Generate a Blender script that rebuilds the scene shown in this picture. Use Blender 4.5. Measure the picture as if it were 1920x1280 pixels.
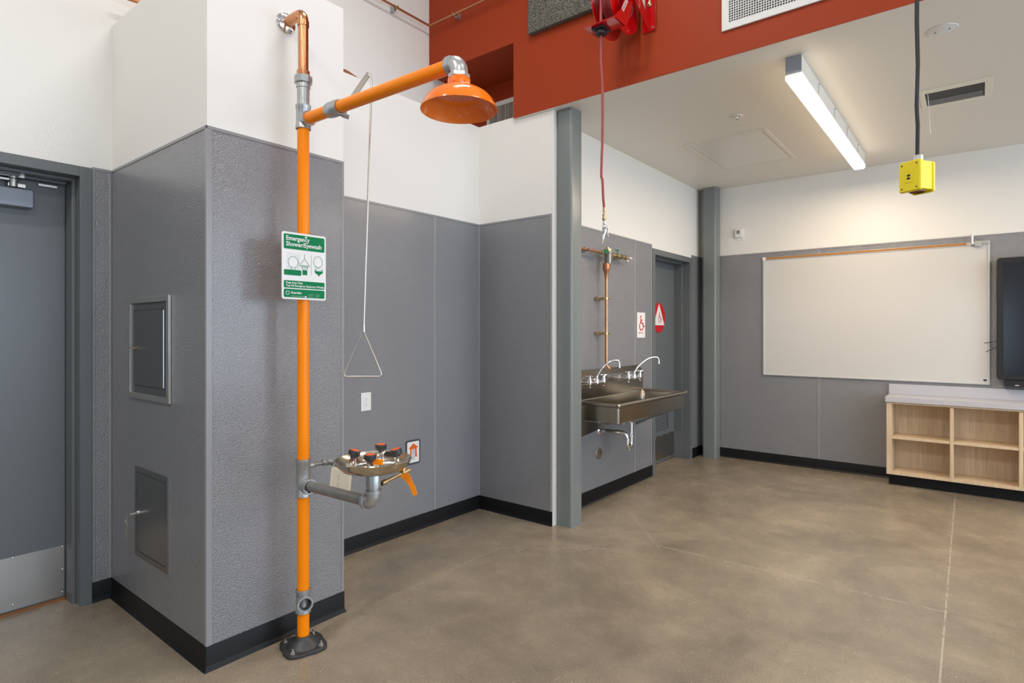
import bpy, bmesh, math, random
from mathutils import Vector, Matrix
random.seed(7)
PI = math.pi
for o in list(bpy.data.objects): bpy.data.objects.remove(o)
S = bpy.context.scene
C = S.collection

# ------------------------------------------------------------------ camera, world, exposure, big lights
cam = bpy.data.objects.new('camera', bpy.data.cameras.new('camera')); C.objects.link(cam)
cam.location = (0, 0, 1.36)
cam.rotation_euler = (PI/2, 0, math.radians(38.57))
cam.data.sensor_width = 36.0
cam.data.lens = 1097.8*36/1920
cam.data.shift_y = -18.5/1920
cam.data.clip_start = 0.05
S.camera = cam
S.view_settings.view_transform = 'Standard'
S.view_settings.look = 'None'
S.view_settings.gamma = 1
S.view_settings.use_curve_mapping = False
S.view_settings.exposure = 0.0
w = bpy.data.worlds.new('daylight'); S.world = w; w.use_nodes = True
w.node_tree.nodes['Background'].inputs[0].default_value = (0.62, 0.75, 1.0, 1)
w.node_tree.nodes['Background'].inputs[1].default_value = 0.5

def area(name, loc, rot, sx, sy, power, col):
    l = bpy.data.lights.new(name, 'AREA'); l.shape = 'RECTANGLE'; l.size = sx; l.size_y = sy
    l.energy = power; l.color = col
    o = bpy.data.objects.new(name, l); C.objects.link(o); o.location = loc; o.rotation_euler = rot
    return o
# daylight through the tall glazing of the right-hand wall (its openings are built below)
for yc, wd, pw in ((-3.6, 2.2, 8), (-0.9, 2.2, 50), (1.725, 2.05, 80), (4.275, 2.65, 112)):
    area('window_daylight', (4.44, yc, 1.75), (0, PI/2, 0), 2.7, wd, pw, (0.72, 0.86, 1.0))
area('rear_window_daylight', (0.15, -5.44, 1.35), (PI/2, 0, 0), 0.9, 1.7, 16, (0.72, 0.86, 1.0))
# ceiling lamps of the high bay
HB = [(-1.6, 1.9), (-1.6, -1.6), (1.6, 1.9), (1.6, -1.6)]
for (x, y), pw in zip(HB, (34, 82, 34, 82)):
    area('high_bay_lamp', (x, y, 4.78), (0, 0, 0), 0.3, 1.2, pw, (1.0, 0.96, 0.90))
# strip lamp of the low bay: the light its lens gives off
area('strip_lamp_light', (-0.815, 4.73, 2.768), (0, 0, 0), 0.09, 2.3, 37, (1.0, 0.79, 0.56))
area('strip_lamp_light', (1.70, 4.73, 2.768), (0, 0, 0), 0.09, 2.3, 32, (1.0, 0.79, 0.56))  # added lamp out of view, gives the low bay more warm light

# ------------------------------------------------------------------ mesh helper
class MB:
    def __init__(s, M=None):
        s.v = []; s.f = []; s.m = []; s.M = M; s.mi = 0
    def add(s, vs, fs, mi=None):
        b = len(s.v)
        for p in vs:
            p = Vector(p)
            s.v.append(s.M @ p if s.M else p)
        k = s.mi if mi is None else mi
        for f in fs:
            s.f.append([b+i for i in f]); s.m.append(k)
        return s
    def box(s, x0, x1, y0, y1, z0, z1, mi=None):
        return s.add([(x0,y0,z0),(x1,y0,z0),(x1,y1,z0),(x0,y1,z0),(x0,y0,z1),(x1,y0,z1),(x1,y1,z1),(x0,y1,z1)],
                     [(3,2,1,0),(4,5,6,7),(0,1,5,4),(1,2,6,5),(2,3,7,6),(3,0,4,7)], mi)
    def cyl(s, p, q, r, r2=None, n=24, mi=None, caps=True):
        p = Vector(p); q = Vector(q); r2 = r if r2 is None else r2
        d = (q-p).normalized(); a = d.orthogonal().normalized(); b = d.cross(a)
        vs = []; fs = []
        for c, rr in ((p, r), (q, r2)):
            for i in range(n):
                t = 2*PI*i/n; vs.append(c+a*(rr*math.cos(t))+b*(rr*math.sin(t)))
        for i in range(n):
            j = (i+1) % n; fs.append((i, j, n+j, n+i))
        if caps: fs += [tuple(range(n-1, -1, -1)), tuple(range(n, 2*n))]
        return s.add(vs, fs, mi)
    def lathe(s, prof, o, axis=(0,0,1), n=40, mi=None, caps=False):
        o = Vector(o); d = Vector(axis).normalized(); a = d.orthogonal().normalized(); b = d.cross(a)
        vs = []; fs = []
        for r, h in prof:
            for i in range(n):
                t = 2*PI*i/n; vs.append(o+d*h+a*(r*math.cos(t))+b*(r*math.sin(t)))
        for k in range(len(prof)-1):
            for i in range(n):
                j = (i+1) % n; fs.append((k*n+i, k*n+j, (k+1)*n+j, (k+1)*n+i))
        if caps:
            fs.append(tuple(range(n-1, -1, -1))); fs.append(tuple(range((len(prof)-1)*n, len(prof)*n)))
        return s.add(vs, fs, mi)
    def tube(s, pts, r, n=14, mi=None, closed=False, flat=None):
        pts = [Vector(p) for p in pts]; N = len(pts)
        vs = []; fs = []; a = None
        for k in range(N):
            if closed: d = pts[(k+1) % N]-pts[k-1]
            else: d = pts[min(k+1, N-1)]-pts[max(k-1, 0)]
            d.normalize()
            if a is None: a = d.orthogonal().normalized()
            a = (a-d*a.dot(d)).normalized(); b = d.cross(a)
            rr = r[k] if isinstance(r, (list, tuple)) else r
            for i in range(n):
                t = 2*PI*i/n; vs.append(pts[k]+a*(rr*math.cos(t))+b*(rr*math.sin(t)))
        for k in range(N if closed else N-1):
            k2 = (k+1) % N
            for i in range(n):
                j = (i+1) % n; fs.append((k*n+i, k*n+j, k2*n+j, k2*n+i))
        if not closed: fs += [tuple(range(n-1, -1, -1)), tuple(range((N-1)*n, N*n))]
        return s.add(vs, fs, mi)
    def prism(s, poly, fn, d0, d1, mi=None):
        # poly: 2D outline; fn(u, v, d) -> 3D
        n = len(poly)
        vs = [fn(u, v, d0) for u, v in poly]+[fn(u, v, d1) for u, v in poly]
        fs = [tuple(range(n-1, -1, -1)), tuple(range(n, 2*n))]
        for i in range(n):
            j = (i+1) % n; fs.append((i, j, n+j, n+i))
        return s.add(vs, fs, mi)
    def ring(s, o0, o1, i0, i1, fn, d0, d1, mi=None):
        # rectangular frame outer o0..o1 inner i0..i1 in (u, v)
        O = [(o0[0],o0[1]),(o1[0],o0[1]),(o1[0],o1[1]),(o0[0],o1[1])]
        I = [(i0[0],i0[1]),(i1[0],i0[1]),(i1[0],i1[1]),(i0[0],i1[1])]
        vs = [fn(u,v,d) for d in (d0,d1) for P in (O, I) for u, v in P]
        fs = []
        for i in range(4):
            j = (i+1) % 4
            fs += [(8+i,8+j,12+j,12+i), (j,i,4+i,4+j), (i,j,8+j,8+i), (4+j,4+i,12+i,12+j)]
        return s.add(vs, fs, mi)

def wpos(o):
    p = Vector((0,0,0))
    while o is not None: p += o.location; o = o.parent
    return p
def obj(name, mb, mats, parent=None, bevel=0, seg=2, smooth=True, angle=40, origin=None):
    if not isinstance(mats, (list, tuple)): mats = [mats]
    if parent is not None: base = wpos(parent); loc = Vector((0,0,0))
    else:
        if origin is None:
            xs = [p[0] for p in mb.v]; ys = [p[1] for p in mb.v]; zs = [p[2] for p in mb.v]
            origin = ((min(xs)+max(xs))/2, (min(ys)+max(ys))/2, min(zs))
        base = Vector(origin); loc = base
    me = bpy.data.meshes.new(name)
    me.from_pydata([tuple(Vector(p)-base) for p in mb.v], [], mb.f)
    for m in mats: me.materials.append(m)
    me.polygons.foreach_set('material_index', mb.m)
    bm = bmesh.new(); bm.from_mesh(me)
    bmesh.ops.recalc_face_normals(bm, faces=bm.faces)
    bm.to_mesh(me); bm.free()
    if smooth:
        me.polygons.foreach_set('use_smooth', [True]*len(me.polygons))
        me.set_sharp_from_angle(angle=math.radians(angle))
    me.update()
    o = bpy.data.objects.new(name, me); C.objects.link(o); o.location = loc
    if parent is not None: o.parent = parent
    if bevel:
        b = o.modifiers.new('bevel', 'BEVEL'); b.width = bevel; b.segments = seg; b.limit_method = 'ANGLE'
        b.angle_limit = math.radians(40)
    return o
def many(name, mbs, mats, parent, **k):
    return [obj(name, m_, mats, parent, **k) for m_ in mbs]
def thing(name, label, cat, loc, group=None):
    o = bpy.data.objects.new(name, None); C.objects.link(o); o.location = loc
    o.empty_display_size = 0.05
    return tag(o, label, cat, group)
def tag(o, label, cat, group=None):
    o['label'] = label; o['category'] = cat
    if group: o['group'] = group
    return o
def struct(o): o['kind'] = 'structure'; return o

def FX(X):     # a wall facing +X: u = world Y, v = world Z, d = out of the wall
    return lambda u, v, d: (X+d, u, v)
def FY(Y):     # a wall facing -Y: u = world X
    return lambda u, v, d: (u, Y-d, v)
def arc(cx, cy, r, a0, a1, n):
    return [(cx+r*math.cos(math.radians(a0+(a1-a0)*i/n)), cy+r*math.sin(math.radians(a0+(a1-a0)*i/n))) for i in range(n+1)]
def rrect(u0, u1, v0, v1, r, n=5):
    return arc(u1-r, v1-r, r, 0, 90, n)+arc(u0+r, v1-r, r, 90, 180, n)+arc(u0+r, v0+r, r, 180, 270, n)+arc(u1-r, v0+r, r, 270, 360, n)
def lerp(a, b, t): return a+(b-a)*t
def bez(p0, p1, p2, p3, n=12):
    p0, p1, p2, p3 = map(Vector, (p0, p1, p2, p3))
    return [p0*(1-t)**3+p1*3*t*(1-t)**2+p2*3*t*t*(1-t)+p3*t**3 for t in [i/n for i in range(n+1)]]

def add_text(mb, txt, h, fn, u, v, d, sx=1.0, depth=0.0004, bold=0.0, mi=None, align='LEFT'):
    """lettering laid on a surface: (u, v) is the base-line start, h the letter size"""
    cu = bpy.data.curves.new('lettering', 'FONT'); cu.body = txt; cu.size = h; cu.offset = bold*h
    cu.align_x = align; cu.resolution_u = 2
    o = bpy.data.objects.new('lettering', cu); C.objects.link(o)
    bpy.context.view_layer.update()
    me = bpy.data.meshes.new_from_object(o.evaluated_get(bpy.context.evaluated_depsgraph_get()))
    mb.add([fn(u+p.co.x*sx, v+p.co.y, d+depth) for p in me.vertices], [tuple(p.vertices) for p in me.polygons], mi)
    bpy.data.objects.remove(o); bpy.data.curves.remove(cu); bpy.data.meshes.remove(me)

# ------------------------------------------------------------------ materials
def mat(name, col, rough=0.5, metal=0.0, spec=0.5, bump=None, var=None, coat=0.0, emit=None, alpha=None):
    m = bpy.data.materials.new(name); m.use_nodes = True
    nt = m.node_tree; N = nt.nodes; L = nt.links; b = N['Principled BSDF']
    b.inputs['Base Color'].default_value = (*col, 1); b.inputs['Roughness'].default_value = rough
    b.inputs['Metallic'].default_value = metal; b.inputs['Specular IOR Level'].default_value = spec
    b.inputs['Coat Weight'].default_value = coat
    tc = N.new('ShaderNodeTexCoord')
    if var:     # (scale, amount) mottling in the colour
        n = N.new('ShaderNodeTexNoise'); n.inputs['Scale'].default_value = var[0]; n.inputs['Detail'].default_value = 6
        L.new(tc.outputs['Object'], n.inputs['Vector'])
        mx = N.new('ShaderNodeMix'); mx.data_type = 'RGBA'
        k = var[1]
        mx.inputs[6].default_value = (*[c*(1-k) for c in col], 1); mx.inputs[7].default_value = (*[min(1, c*(1+k)) for c in col], 1)
        L.new(n.outputs['Fac'], mx.inputs[0]); L.new(mx.outputs[2], b.inputs['Base Color'])
        if len(var) > 2:
            r = N.new('ShaderNodeMapRange'); r.inputs['To Min'].default_value = rough-var[2]; r.inputs['To Max'].default_value = rough+var[2]
            L.new(n.outputs['Fac'], r.inputs['Value']); L.new(r.outputs['Result'], b.inputs['Roughness'])
    if bump:    # (scale, strength, distance)
        n = N.new('ShaderNodeTexNoise'); n.inputs['Scale'].default_value = bump[0]; n.inputs['Detail'].default_value = 3
        L.new(tc.outputs['Object'], n.inputs['Vector'])
        bp = N.new('ShaderNodeBump'); bp.inputs['Strength'].default_value = bump[1]; bp.inputs['Distance'].default_value = bump[2]
        L.new(n.outputs['Fac'], bp.inputs['Height']); L.new(bp.outputs['Normal'], b.inputs['Normal'])
    if emit:
        b.inputs['Emission Color'].default_value = (*emit[0], 1); b.inputs['Emission Strength'].default_value = emit[1]
    return m
M = {}
M['white'] = mat('white_wall_paint', (0.80, 0.785, 0.755), 0.55, bump=(60, 0.08, 0.002))
M['ceil'] = mat('ceiling_paint', (0.78, 0.74, 0.67), 0.5, bump=(60, 0.06, 0.002))
M['red'] = mat('rust_red_wall_paint', (0.330, 0.038, 0.006), 0.55, spec=0.25, bump=(60, 0.08, 0.002))
M['frame'] = mat('grey_door_enamel', (0.125, 0.138, 0.145), 0.35, spec=0.5)
M['leaf'] = mat('grey_door_leaf_enamel', (0.125, 0.138, 0.15), 0.32, spec=0.5)
M['column'] = mat('grey_column_enamel', (0.185, 0.205, 0.205), 0.28, spec=0.55)
M['trim'] = mat('grey_vinyl_trim', (0.27, 0.27, 0.285), 0.3)
M['whitetrim'] = mat('white_trim', (0.78, 0.78, 0.76), 0.35)
M['base'] = mat('black_rubber_base', (0.007, 0.007, 0.008), 0.42, spec=0.25)
M['orange'] = mat('orange_pipe_enamel', (1.0, 0.27, 0.0), 0.30, spec=0.3)
M['orangehead'] = mat('orange_glossy_plastic', (0.95, 0.20, 0.004), 0.14, spec=0.6, coat=0.4)
M['galv'] = mat('galvanised_iron', (0.46, 0.48, 0.49), 0.34, metal=0.75, var=(35, 0.25, 0.08), bump=(220, 0.12, 0.001))
M['galvdull'] = mat('dull_galvanised_pipe', (0.27, 0.275, 0.26), 0.42, metal=0.6, var=(30, 0.3, 0.08), bump=(200, 0.1, 0.001))
M['iron'] = mat('dark_cast_iron', (0.055, 0.056, 0.06), 0.45, metal=0.4, var=(20, 0.3), bump=(150, 0.2, 0.001))
M['chrome'] = mat('chrome', (0.82, 0.82, 0.84), 0.08, metal=1.0)
M['steel'] = mat('stainless_steel', (0.35, 0.32, 0.275), 0.24, metal=1.0, var=(6, 0.08, 0.05))
M['steelb'] = mat('brushed_steel', (0.40, 0.38, 0.36), 0.30, metal=1.0, var=(5, 0.1, 0.06))
M['bowl'] = mat('polished_steel_bowl', (0.60, 0.54, 0.44), 0.14, metal=1.0)
M['copper'] = mat('copper_tube', (0.66, 0.30, 0.15), 0.28, metal=1.0, var=(18, 0.2, 0.06))
M['copperdull'] = mat('worn_copper_tube', (0.50, 0.22, 0.11), 0.38, metal=0.9, var=(25, 0.3, 0.08))
M['brass'] = mat('brass', (0.56, 0.44, 0.26), 0.28, metal=1.0, var=(40, 0.2))
M['black'] = mat('black_plastic', (0.012, 0.012, 0.013), 0.35)
M['darkgrey'] = mat('charcoal_plastic', (0.03, 0.03, 0.033), 0.4)
M['signwhite'] = mat('sign_white', (0.80, 0.80, 0.80), 0.35)
M['green'] = mat('sign_green', (0.0, 0.20, 0.07), 0.45, spec=0.15)
M['signred'] = mat('sign_red', (0.55, 0.006, 0.01), 0.35)
M['plast'] = mat('white_plastic', (0.80, 0.80, 0.80), 0.3)
M['slot'] = mat('socket_slot', (0.02, 0.02, 0.02), 0.6)
M['reel'] = mat('red_reel_enamel', (0.56, 0.003, 0.005), 0.16, coat=0.5)
M['hose'] = mat('maroon_rubber_hose', (0.33, 0.06, 0.06), 0.38)
M['cord'] = mat('black_rubber_cord', (0.010, 0.013, 0.020), 0.45)
M['yellow'] = mat('yellow_rubber_box', (0.86, 0.70, 0.012), 0.38, var=(3, 0.03))
M['panelgrey'] = mat('dark_grey_cabinet_enamel', (0.075, 0.08, 0.085), 0.33)
M['alum'] = mat('satin_aluminium', (0.62, 0.60, 0.57), 0.32, metal=0.9)
M['alumsoft'] = mat('pale_aluminium_frame', (0.62, 0.64, 0.65), 0.4, metal=0.5)
M['board'] = mat('whiteboard_enamel', (0.62, 0.61, 0.595), 0.18, spec=0.5)
M['cork'] = mat('cork_strip', (0.42, 0.19, 0.05), 0.8, var=(150, 0.3))
M['tvframe'] = mat('black_screen_bezel', (0.014, 0.014, 0.016), 0.35)
M['tvglass'] = mat('dark_screen_glass', (0.005, 0.008, 0.014), 0.16, spec=0.5)
M['laminate'] = mat('white_laminate', (0.50, 0.50, 0.545), 0.4)
M['laminate_edge'] = mat('white_laminate_edge', (0.56, 0.56, 0.62), 0.4)
M['paper'] = mat('manila_paper', (0.78, 0.70, 0.56), 0.8)
M['paperink'] = mat('paper_ink', (0.25, 0.22, 0.2), 0.8)
M['lamp'] = mat('lit_lamp_lens', (0.9, 0.9, 0.9), 0.4, emit=((1.0, 0.90, 0.74), 9.0))
M['lampside'] = mat('lit_lens_side', (0.9, 0.9, 0.9), 0.4, emit=((1.0, 0.80, 0.56), 7.0))
M['lampbody'] = mat('lamp_housing', (0.72, 0.70, 0.66), 0.4)
M['lampend'] = mat('lamp_end_cap', (0.28, 0.31, 0.36), 0.4)
M['clear'] = mat('smoked_filter_bowl', (0.28, 0.24, 0.20), 0.15, metal=0.5)
M['duct'] = mat('dark_duct_liner', (0.025, 0.028, 0.033), 0.6)
M['ductmid'] = mat('duct_damper_blade', (0.10, 0.11, 0.12), 0.5)
M['grille'] = mat('white_grille_enamel', (0.74, 0.74, 0.73), 0.4)
M['nichegrille'] = mat('beige_grille_enamel', (0.36, 0.33, 0.29), 0.5)
M['lever'] = mat('satin_steel_lever', (0.46, 0.43, 0.38), 0.35, metal=0.9)
M['valvegreen'] = mat('green_valve_handle', (0.0, 0.23, 0.10), 0.4)
M['ink'] = mat('navy_label', (0.02, 0.03, 0.07), 0.4)
M['joint'] = mat('threshold_wood', (0.24, 0.10, 0.035), 0.5)
M['winframe'] = mat('window_frame_enamel', (0.12, 0.13, 0.14), 0.4)

def frp(name='pebbled_grey_panel', scale=180, k=1.05):
    """small rounded pebbles: the normal leans away from the centre of each voronoi cell"""
    m = mat(name, (0.208, 0.213, 0.232), 0.22, spec=1.0, coat=0.6)
    m.node_tree.nodes['Principled BSDF'].inputs['Coat Roughness'].default_value = 0.2
    nt = m.node_tree; N = nt.nodes; L = nt.links; b = N['Principled BSDF']
    tc = N.new('ShaderNodeTexCoord')
    nz = N.new('ShaderNodeTexNoise'); nz.inputs['Scale'].default_value = 14; nz.inputs['Detail'].default_value = 1
    L.new(tc.outputs['Object'], nz.inputs['Vector'])
    def V(op, *a):
        q = N.new('ShaderNodeVectorMath'); q.operation = op
        for i, s_ in enumerate(a):
            if isinstance(s_, (tuple, float)):
                if op == 'SCALE' and i == 1: q.inputs['Scale'].default_value = s_
                else: q.inputs[i].default_value = s_
            else: L.new(s_, q.inputs['Scale'] if (op == 'SCALE' and i == 1) else q.inputs[i])
        return q.outputs['Value'] if op == 'DOT_PRODUCT' else q.outputs[0]
    q = V('MULTIPLY_ADD', nz.outputs['Color'], (0.010, 0.010, 0.010), tc.outputs['Object'])
    v = N.new('ShaderNodeTexVoronoi'); v.feature = 'F1'; v.inputs['Scale'].default_value = scale
    v.inputs['Randomness'].default_value = 0.82
    L.new(q, v.inputs['Vector'])
    geo = N.new('ShaderNodeNewGeometry'); nrm = geo.outputs['True Normal']
    d = V('SCALE', V('SUBTRACT', q, v.outputs['Position']), scale*k)
    d = V('SUBTRACT', d, V('SCALE', nrm, V('DOT_PRODUCT', d, nrm)))
    L.new(V('NORMALIZE', V('ADD', geo.outputs['Normal'], d)), b.inputs['Normal'])
    return m
M['frp'] = frp()

def wood(name='pale_maple_laminate'):
    m = mat(name, (0.55, 0.40, 0.25), 0.45)
    nt = m.node_tree; N = nt.nodes; L = nt.links; b = N['Principled BSDF']
    tc = N.new('ShaderNodeTexCoord'); mp = N.new('ShaderNodeMapping'); mp.inputs['Scale'].default_value = (60, 60, 3)
    L.new(tc.outputs['Object'], mp.inputs['Vector'])
    n = N.new('ShaderNodeTexNoise'); n.inputs['Scale'].default_value = 1; n.inputs['Detail'].default_value = 4
    L.new(mp.outputs[0], n.inputs['Vector'])
    r = N.new('ShaderNodeValToRGB'); r.color_ramp.elements[0].position = 0.3; r.color_ramp.elements[1].position = 0.7
    r.color_ramp.elements[0].color = (0.58, 0.44, 0.29, 1); r.color_ramp.elements[1].color = (0.73, 0.57, 0.39, 1)
    L.new(n.outputs['Fac'], r.inputs['Fac']); L.new(r.outputs['Color'], b.inputs['Base Color'])
    return m
M['wood'] = wood()

def felt():
    m = mat('grey_fibre_board', (0.10, 0.10, 0.085), 0.95)
    nt = m.node_tree; N = nt.nodes; L = nt.links; b = N['Principled BSDF']
    tc = N.new('ShaderNodeTexCoord')
    n = N.new('ShaderNodeTexNoise'); n.inputs['Scale'].default_value = 170; n.inputs['Detail'].default_value = 4
    L.new(tc.outputs['Object'], n.inputs['Vector'])
    r = N.new('ShaderNodeValToRGB'); r.color_ramp.elements[0].position = 0.38; r.color_ramp.elements[1].position = 0.62
    r.color_ramp.elements[0].color = (0.035, 0.036, 0.03, 1); r.color_ramp.elements[1].color = (0.24, 0.235, 0.20, 1)
    L.new(n.outputs['Fac'], r.inputs['Fac']); L.new(r.outputs['Color'], b.inputs['Base Color'])
    bp = N.new('ShaderNodeBump'); bp.inputs['Distance'].default_value = 0.01
    L.new(n.outputs['Fac'], bp.inputs['Height']); L.new(bp.outputs['Normal'], b.inputs['Normal'])
    return m
M['felt'] = felt()

def concrete():
    m = mat('polished_concrete', (0.24, 0.20, 0.155), 0.3, spec=0.5)
    nt = m.node_tree; N = nt.nodes; L = nt.links; b = N['Principled BSDF']
    tc = N.new('ShaderNodeTexCoord')
    def noise(s, d, rough=0.55, dist=0.0):
        n = N.new('ShaderNodeTexNoise'); n.inputs['Scale'].default_value = s; n.inputs['Detail'].default_value = d
        n.inputs['Roughness'].default_value = rough; n.inputs['Distortion'].default_value = dist
        L.new(tc.outputs['Object'], n.inputs['Vector']); return n
    def ramp(src, p0, c0, p1, c1):
        r = N.new('ShaderNodeValToRGB'); r.color_ramp.elements[0].position = p0; r.color_ramp.elements[1].position = p1
        r.color_ramp.elements[0].color = (*c0, 1); r.color_ramp.elements[1].color = (*c1, 1)
        L.new(src, r.inputs['Fac']); return r.outputs['Color']
    def mixc(a, bb, fac, mode='MIX'):
        x = N.new('ShaderNodeMix'); x.data_type = 'RGBA'; x.blend_type = mode
        for s_, i in ((a, 6), (bb, 7), (fac, 0)):
            if isinstance(s_, (int, float)): x.inputs[i].default_value = s_
            elif isinstance(s_, tuple): x.inputs[i].default_value = (*s_, 1)
            else: L.new(s_, x.inputs[i])
        return x.outputs[2]
    big = noise(0.85, 7, 0.62, 0.9)
    c = ramp(big.outputs['Fac'], 0.30, (0.185, 0.155, 0.120), 0.68, (0.335, 0.278, 0.208))
    med = noise(5, 6, 0.65)
    c = mixc(c, ramp(med.outputs['Fac'], 0.30, (0.74, 0.74, 0.74), 0.66, (1.17, 1.15, 1.11)), 0.6, 'MULTIPLY')
    fine = noise(140, 3, 0.7)
    c = mixc(c, ramp(fine.outputs['Fac'], 0.33, (0.72, 0.72, 0.72), 0.62, (1.16, 1.16, 1.16)), 0.8, 'MULTIPLY')
    # small exposed aggregate
    vo = N.new('ShaderNodeTexVoronoi'); vo.inputs['Scale'].default_value = 85; L.new(tc.outputs['Object'], vo.inputs['Vector'])
    vs = N.new('ShaderNodeSeparateColor'); L.new(vo.outputs['Color'], vs.inputs[0])
    g = N.new('ShaderNodeMath'); g.operation = 'GREATER_THAN'; g.inputs[1].default_value = 0.982; L.new(vs.outputs[0], g.inputs[0])
    g2 = N.new('ShaderNodeMath'); g2.operation = 'LESS_THAN'; g2.inputs[1].default_value = 0.28; L.new(vo.outputs['Distance'], g2.inputs[0])
    g3 = N.new('ShaderNodeMath'); g3.operation = 'MULTIPLY'; L.new(g.outputs[0], g3.inputs[0]); L.new(g2.outputs[0], g3.inputs[1])
    c = mixc(c, (0.42, 0.38, 0.30), g3.outputs[0])
    # a band of exposed dark pebbles along the cracked strip by the column
    sp = N.new('ShaderNodeSeparateXYZ'); L.new(tc.outputs['Object'], sp.inputs[0])
    def M2(op, a, bb=None):
        q = N.new('ShaderNodeMath'); q.operation = op
        for i, s_ in enumerate((a, bb)):
            if s_ is None: continue
            if isinstance(s_, (int, float)): q.inputs[i].default_value = s_
            else: L.new(s_, q.inputs[i])
        return q.outputs[0]
    X, Y = sp.outputs[0], sp.outputs[1]
    def linemask(p, q, width):
        dx, dy = q[0]-p[0], q[1]-p[1]; Ln = math.hypot(dx, dy); dx /= Ln; dy /= Ln
        rx = M2('SUBTRACT', X, p[0]); ry = M2('SUBTRACT', Y, p[1])
        t = M2('ADD', M2('MULTIPLY', rx, dx), M2('MULTIPLY', ry, dy))
        n_ = M2('ABSOLUTE', M2('SUBTRACT', M2('MULTIPLY', rx, dy), M2('MULTIPLY', ry, dx)))
        ins = M2('MULTIPLY', M2('GREATER_THAN', t, 0.0), M2('LESS_THAN', t, Ln))
        return M2('MULTIPLY', M2('LESS_THAN', n_, width), ins), n_, ins
    brk = noise(9, 3)
    bk = M2('GREATER_THAN', brk.outputs['Fac'], 0.44)
    for p, q, wd, colr, k in CRACKS:
        mk, n_, ins = linemask(p, q, wd)
        c = mixc(c, colr, M2('MULTIPLY', M2('MULTIPLY', mk, M2('ADD', M2('MULTIPLY', bk, 0.7), 0.3)), k))
    _, nb, insb = linemask((-2.36, 2.83), (-1.74, 3.27), 0.1)
    vp = N.new('ShaderNodeTexVoronoi'); vp.inputs['Scale'].default_value = 48; L.new(tc.outputs['Object'], vp.inputs['Vector'])
    vq = N.new('ShaderNodeSeparateColor'); L.new(vp.outputs['Color'], vq.inputs[0])
    peb = M2('MULTIPLY', M2('GREATER_THAN', vq.outputs[1], 0.72), M2('LESS_THAN', vp.outputs['Distance'], 0.30))
    peb = M2('MULTIPLY', M2('MULTIPLY', peb, M2('LESS_THAN', nb, 0.07)), insb)
    c = mixc(c, (0.075, 0.065, 0.055), M2('MULTIPLY', peb, 0.8))
    L.new(c, b.inputs['Base Color'])
    rr = N.new('ShaderNodeMapRange'); rr.inputs['To Min'].default_value = 0.17; rr.inputs['To Max'].default_value = 0.36
    L.new(med.outputs['Fac'], rr.inputs['Value']); L.new(rr.outputs['Result'], b.inputs['Roughness'])
    bp = N.new('ShaderNodeBump'); bp.inputs['Strength'].default_value = 0.12; bp.inputs['Distance'].default_value = 0.002
    L.new(fine.outputs['Fac'], bp.inputs['Height']); L.new(bp.outputs['Normal'], b.inputs['Normal'])
    return m
LC = (0.47, 0.42, 0.34)
CRACKS = [((-0.155, 6.2), (-0.105, 1.5), 0.0035, LC, 0.75),
          ((-1.70, 3.49), (-0.115, 3.53), 0.0035, LC, 0.75),
          ((-0.115, 3.53), (2.5, 3.60), 0.003, (0.10, 0.085, 0.07), 0.6),
          ((-2.36, 2.83), (-1.56, 3.44), 0.0025, LC, 0.5),
          ((-2.36, 2.83), (-2.36, 1.80), 0.0025, LC, 0.5),
          ((-2.05, 4.0), (-1.56, 3.44), 0.0035, LC, 0.6)]
M['floor'] = concrete()

# ------------------------------------------------------------------ room dimensions
PX = -2.418; PY0 = 1.072; PY1 = 1.716; LX = -3.484; AX = -3.018; AY = 3.378
UX = -3.548; RY = 3.352; CZ = 2.915; WT = 2.186; SX = -2.421; BY = 6.423
RX = 4.5; RB = -5.5; HZ = 4.95; BT = 0.10

# ------------------------------------------------------------------ the setting
struct(obj('floor', MB().box(-4.2, RX+.2, RB-.2, BY+.2, -0.15, 0), M['floor'], origin=(0,0,0)))
struct(obj('ceiling', MB().box(-2.659, RX, RY+.004, BY+.1, CZ, CZ+.08), M['ceil']))
struct(obj('ceiling_high', MB().box(-3.9, RX+.2, RB-.2, RY+.14, HZ, HZ+.1), M['white']))
# door wall on the left, with the door opening, and the wall above the alcove
wl = MB()
D1 = (-0.075, 0.982)   # frame outer extent in Y
wl.box(LX-.30, LX, RB, D1[0], 0, HZ).box(LX-.30, LX, D1[1], PY0+.2, 0, HZ).box(LX-.30, LX, D1[0], D1[1], 2.178, HZ)
wl.box(UX-.236, UX, PY0+.2, 3.9, 2.6, HZ)
wl = struct(obj('wall_left', wl, M['white']))
struct(obj('wall_pillar', MB().box(-3.62, PX, PY0, PY1, 0, 2.93), M['white']))
struct(obj('wall_alcove', MB().box(-3.62, AX, PY1, AY+.17, 0, 2.937), M['white']))
pp = [(AX,0),(-2.33,0),(-2.33,CZ-.001),(-2.659,CZ-.001),(-2.659,2.937),(AX,2.937)]
struct(obj('wall_partition', MB().prism(pp, FY(AY), 0, -0.172), M['white']))
ws = MB()
D2 = (5.157, 6.130); DH = 2.150
ws.box(SX-.3, SX, AY+.172, D2[0], 0, CZ).box(SX-.3, SX, D2[1], BY, 0, CZ).box(SX-.3, SX, D2[0], D2[1], DH, CZ)
struct(obj('wall_sink', ws, M['white']))
struct(obj('wall_back', MB().box(SX-.3, RX, BY, BY+.15, 0, CZ+.08), M['white']))
wr = MB()
wr.box(-2.659, RX, RY, RY+.13, CZ+.0005, HZ).box(-2.659, -2.6, RY+.13, 3.90, CZ+.08, 3.47)
wr.box(UX, -2.659, RY, 3.90, 3.47, HZ).box(UX, -2.6, 3.834, 3.90, 2.93, 3.47)
wr.box(-3.9, UX, 3.84, 3.95, 2.9, HZ)
struct(obj('wall_red', wr, M['red']))
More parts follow.
